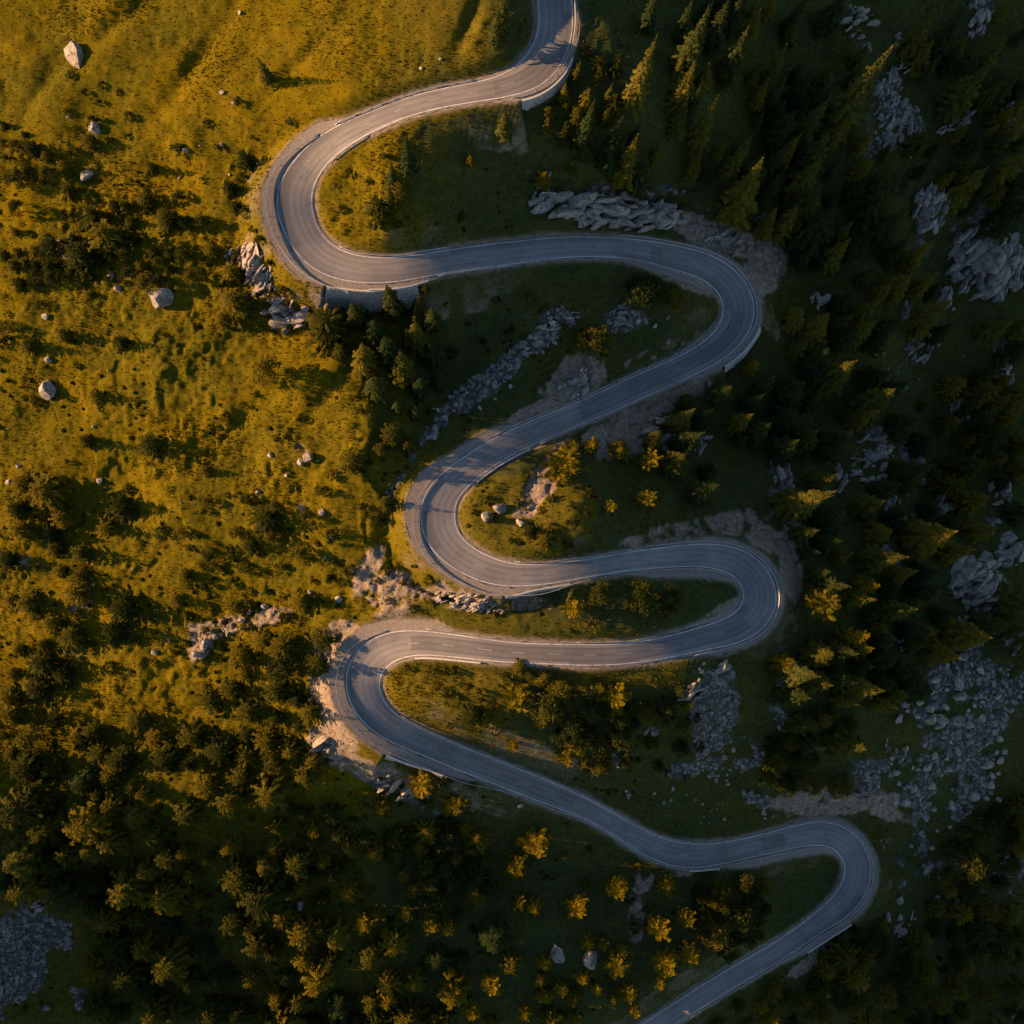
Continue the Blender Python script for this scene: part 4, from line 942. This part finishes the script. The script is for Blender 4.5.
def outcrop(cx, cy, a, b, rot, n, size, label, seed, strike=30, hgt=1.0):
    rg = np.random.default_rng(seed); c, s = math.cos(math.radians(rot)), math.sin(math.radians(rot)); V_, F_ = [], []; nv = 0
    for k in range(n):
        rr, an = math.sqrt(rg.random()), rg.uniform(0, 6.28)
        x, y = a*rr*math.cos(an), b*rr*math.sin(an); u, v = cx+x*c-y*s, cy+x*s+y*c
        X, Y, Z = [float(q[0]) for q in ground(np.array([u]), np.array([v]))]
        m = size*1.25*float(pxscale(X, Y, Z))*rg.uniform(.45, 1.5)*(1.15-.5*rr)
        rv_, rf = rock(seed*50+k, IC3 if m > 1.3 else IC2, 8, .025, 1)
        rv_ = rv_*np.array((m*rg.uniform(1.0, 2.0), m*rg.uniform(.36, .75), m*rg.uniform(.75, 1.3)*hgt))
        R = np.array(Matrix.Rotation(math.radians(strike+rg.normal(0, 16)), 3, 'Z') @ Matrix.Rotation(rg.normal(.35, .2), 3, 'X') @ Matrix.Rotation(rg.normal(0, .2), 3, 'Y'))
        V_.append(rv_@R.T+np.array((X, Y, Z+m*.12))); F_.append(rf+nv); nv += len(rv_)
    v, base = local(np.vstack(V_)); v[:,2] -= 0
    return tag(link('rock_outcrop', make_mesh('rock_outcrop', v, np.vstack(F_), M['rock']), None, base), label, 'rock outcrop', 'rock outcrops')
for k, q in enumerate([
 (610,212,82,16,6,110,7.5,'long grey rock face cut above the second straight',10),(541,188,9,12,0,9,5,'pale broken rocks above the left end of the cut rock face',75),(722,240,34,12,28,24,4,'low brown rock bank beyond the upper right hairpin',40),
 (985,262,36,38,-25,100,8,'big pale crag on the upper right edge of the photo',60),(930,207,18,24,15,38,6,'grey pointed crag among dark spruces at upper right',70),(975,582,27,28,30,56,7.5,'pale blue grey crag at the middle right edge',40),(1012,550,16,16,0,24,6,'crag touching the right edge above the scree field',20),
 (285,314,22,18,25,36,6.5,'brown sunlit crag below the upper left hairpin',30),(256,268,13,38,-25,64,5.0,'ragged sunlit rocks outside the upper left hairpin',60),(872,458,20,26,20,40,4.5,'grey broken rock patch in the forest right of the third straight',20),
 (925,345,16,18,0,18,5,'dark blue grey rock patch in the forest below the pale crag',50),(962,412,7,11,-20,9,4,'small white rock on the dark slope at the right edge',0),(892,112,18,40,-10,60,4.2,'long rubbly rock rib on the slope at top right',70),(858,22,14,18,30,18,5,'pale rock cluster at the top edge in the right part',20),(978,16,9,28,10,18,5,'narrow pale rock rib running into the top right corner',80),
 (662,432,18,16,0,14,5,'rocks under the slanting third straight among bushes',10),(783,478,10,28,0,20,4.5,'pale rock rib in the forest right of the middle right hairpin',80),(786,690,6,12,0,8,5,'small pale rock below the middle right hairpin',60),(690,692,14,9,-30,12,5,'pointed pale rock above the scree patch',30),(722,668,3,3,-40,16,5.4,'pale rocks just under the fifth straight at its right end',30),
 (468,602,40,8,12,64,3.4,'ragged brown rock bank under the middle left hairpin',20),(398,786,26,9,30,16,4.5,'pale grey rocks below the lower left hairpin',20),(320,742,14,10,20,12,4.5,'sunlit rock ledge outside the lower left hairpin',10),(575,385,22,12,-35,18,4.5,'grey rock slab on the grass above the third straight',40),(625,318,16,9,10,16,4,'grey rock pile inside the upper right hairpin',10),(562,322,22,9,-20,18,4,'flat grey rock pile at the upper end of the rubble strip',0),(945,722,18,8,0,8,5,'pale blocks at the top of the big scree field',0),
 (840,800,34,7,-12,16,3.5,'low earthy rock bank above the lower right hairpin',-10),(40,905,14,10,0,10,4,'lit rock rib at the top of the bottom left scree',0)]):
    cx, cy, a, b, rot, n, sz, lab, st = q
    outcrop(cx, cy, a, b, rot, n, sz, lab, 900+k, st)

for k, (u, v, a, b, rot, n, sz) in enumerate(((905,55,8,22,-20,14,4.5),(955,125,22,7,-35,16,4.5),(1008,118,9,16,10,12,5),(905,318,7,14,10,10,4.5),(945,300,9,9,0,9,5),(1003,372,8,16,-15,12,5),(978,440,6,12,10,8,4),(890,515,8,18,20,14,4.5),(940,505,12,8,0,10,4.5),
   (1000,490,9,14,0,10,5),(962,628,14,10,-20,14,5),(905,640,6,10,0,8,4),(840,480,6,14,0,9,4),(820,300,10,8,20,9,4),(760,215,8,14,25,10,4.5),(700,445,12,9,0,10,4),(1012,640,8,16,0,10,5),(960,905,8,14,20,10,4.5),(905,925,14,8,-30,12,4),(1010,860,8,10,0,8,4.5),(650,735,7,7,0,7,4),(545,700,6,5,0,6,3.5))):
    o = outcrop(u, v, a, b, rot, n, sz, None, 980+k, 60+rot); want_label(o, 'broken grey rock patch', u, v, 'rock outcrop', 'rock outcrops')
# loose scree: nobody could count it
g_in = flat & (U > -20) & (U < 1044) & (V > -20) & (V < 1044)
cand = np.argwhere(g_in & (grav > .5) & (dout > .6))
pick = cand[rng.integers(0, len(cand), 6000)]
cd2 = np.argwhere(g_in & (dirt > .6) & (dout > 1.2)); pick = np.vstack([pick, cd2[rng.integers(0, len(cd2), 2200)]])
sx = GX[pick[:,0], pick[:,1]]+rng.uniform(-.25, .25, len(pick)); sy = GY[pick[:,0], pick[:,1]]+rng.uniform(-.25, .25, len(pick)); sz = hz(sx, sy)
protos = [rock(800+k, IC1, 8, .06, .8) for k in range(6)]
V_, F_ = [], []; nv = 0
for k in range(len(sx)):
    pv_, pf_ = protos[k % 6]; s = .18+.95*rng.random()**2.4 if k < 6000 else .12+.42*rng.random()**2.5; a = rng.uniform(0, 6.28); c, q = math.cos(a), math.sin(a)
    x = pv_*np.array((s*rng.uniform(.8, 1.6), s, s*.8)); V_.append(np.c_[x[:,0]*c-x[:,1]*q+sx[k], x[:,0]*q+x[:,1]*c+sy[k], x[:,2]+sz[k]+s*.15]); F_.append(pf_+nv); nv += len(pv_)
tag(link('scree', make_mesh('scree', np.vstack(V_), np.vstack(F_), M['scree'])), 'loose grey scree and rubble strewn in patches over the slope', 'scree', kind='stuff')

# grass: tussocks over the whole slope
NG = 190000
cand = np.argwhere(g_in & (dirt < .45) & (grav < .45) & (dout > .7))
pick = cand[rng.integers(0, len(cand), NG)]
sx = GX[pick[:,0], pick[:,1]]+rng.uniform(-.25, .25, NG); sy = GY[pick[:,0], pick[:,1]]+rng.uniform(-.25, .25, NG)
tk = tuss[pick[:,0], pick[:,1]]
keep = rng.random(NG) < .35+.65*tk
sx, sy, tk = sx[keep], sy[keep], tk[keep]; sz = hz(sx, sy); n = len(sx)
pu, pv_ = project(sx, sy, sz)
low = 1-.2*(pv_ < 150)*(pu < 520)
hgt = (.16+.30*rng.random(n)**2+.26*tk*rng.random(n))*low
blades = []
for b in range(4):
    a = rng.uniform(0, 6.28, n); ln = hgt*rng.uniform(.4, .9, n); wv = .10+.16*hgt
    ox, oy = np.cos(a), np.sin(a)
    p0 = np.c_[sx-oy*wv, sy+ox*wv, sz-.05]; p1 = np.c_[sx+oy*wv, sy-ox*wv, sz-.05]; p2 = np.c_[sx+ox*ln, sy+oy*ln, sz+hgt*rng.uniform(.7, 1.1, n)]
    blades.append(np.stack([p0, p1, p2], 1))
B_ = np.concatenate(blades).reshape(-1, 3)
tag(link('grass', make_mesh('grass', B_, np.arange(len(B_)).reshape(-1, 3), M['grass'])), 'rough tussocky mountain grass covering the slope', 'grass', kind='stuff')

# heath and dwarf shrubs woven through the turf
dens = sstep(.02, .45, fbm(GX/11, GY/11, 91, 4, .6)+.25*sstep(300, 420, V)*(1-sstep(300, 420, U))-.6*(1-sstep(90, 180, V))*(U < 520))
cand = np.argwhere(g_in & (dirt < .6) & (grav < .5) & (dout > 1.6) & (U < 640) & (dens > rng.random(dens.shape)))
pick = cand[rng.integers(0, len(cand), 700)]
sx = GX[pick[:,0], pick[:,1]]; sy = GY[pick[:,0], pick[:,1]]; sz = hz(sx, sy); n = len(sx)
qs = []
for b in range(34):
    d = rng.normal(0, 1, (n, 3)); d /= np.linalg.norm(d, axis=1)[:, None]; d[:,2] = np.abs(d[:,2])*.8
    R_ = (.4+.95*rng.random(n)**2.2) if b == 0 else R_
    p = np.c_[sx, sy, sz]+d*(R_*rng.uniform(.5, 1.05, n))[:, None]
    nn = d+rng.normal(0, .5, (n, 3)); nn /= np.linalg.norm(nn, axis=1)[:, None]
    a = np.cross(nn, rng.normal(0, 1, (n, 3))); a /= np.linalg.norm(a, axis=1)[:, None]; c = np.cross(nn, a)
    s = (.22+.14*rng.random(n))[:, None]
    qs.append(np.stack([p-a*s, p-c*s*.7, p+a*s, p+c*s*.7], 1))
B_ = np.concatenate(qs).reshape(-1, 3)
tag(link('heath', make_mesh('heath', B_, np.arange(len(B_)).reshape(-1, 4), M['heath'])), 'low heath and dwarf shrubs woven through the turf', 'ground cover', kind='stuff')
write_labels()

# ------------------------------------------------------------------ light
w_ = bpy.data.worlds.new('World'); sc.world = w_; w_.use_nodes = True
nt = w_.node_tree; bg = nt.nodes['Background']
sky = nt.nodes.new('ShaderNodeTexSky'); sky.sky_type = 'NISHITA'; sky.sun_disc = False
sky.sun_elevation = SUN_EL; sky.sun_rotation = math.atan2(-D2[0], -D2[1])
sky.altitude = 1800
nt.links.new(sky.outputs[0], bg.inputs[0]); bg.inputs[1].default_value = SKY_STRENGTH
sl_ = bpy.data.lights.new('sun', 'SUN'); sl_.energy = SUN_STRENGTH; sl_.angle = math.radians(.6); sl_.color = (1, .555, .25)
so = bpy.data.objects.new('sun', sl_); col.objects.link(so)
so.rotation_euler = Vector((D2[0]*math.cos(SUN_EL), D2[1]*math.cos(SUN_EL), -math.sin(SUN_EL))).to_track_quat('-Z', 'Y').to_euler()
so.location = (-200, 40, 120)
vs = sc.view_settings
vs.view_transform = 'Standard'; vs.look = 'None'; vs.gamma = 1; vs.use_curve_mapping = False; vs.exposure = EXPOSURE
sc.cycles.max_bounces = 5; sc.cycles.diffuse_bounces = 2; sc.cycles.glossy_bounces = 1; sc.cycles.transmission_bounces = 2; sc.cycles.transparent_max_bounces = 4
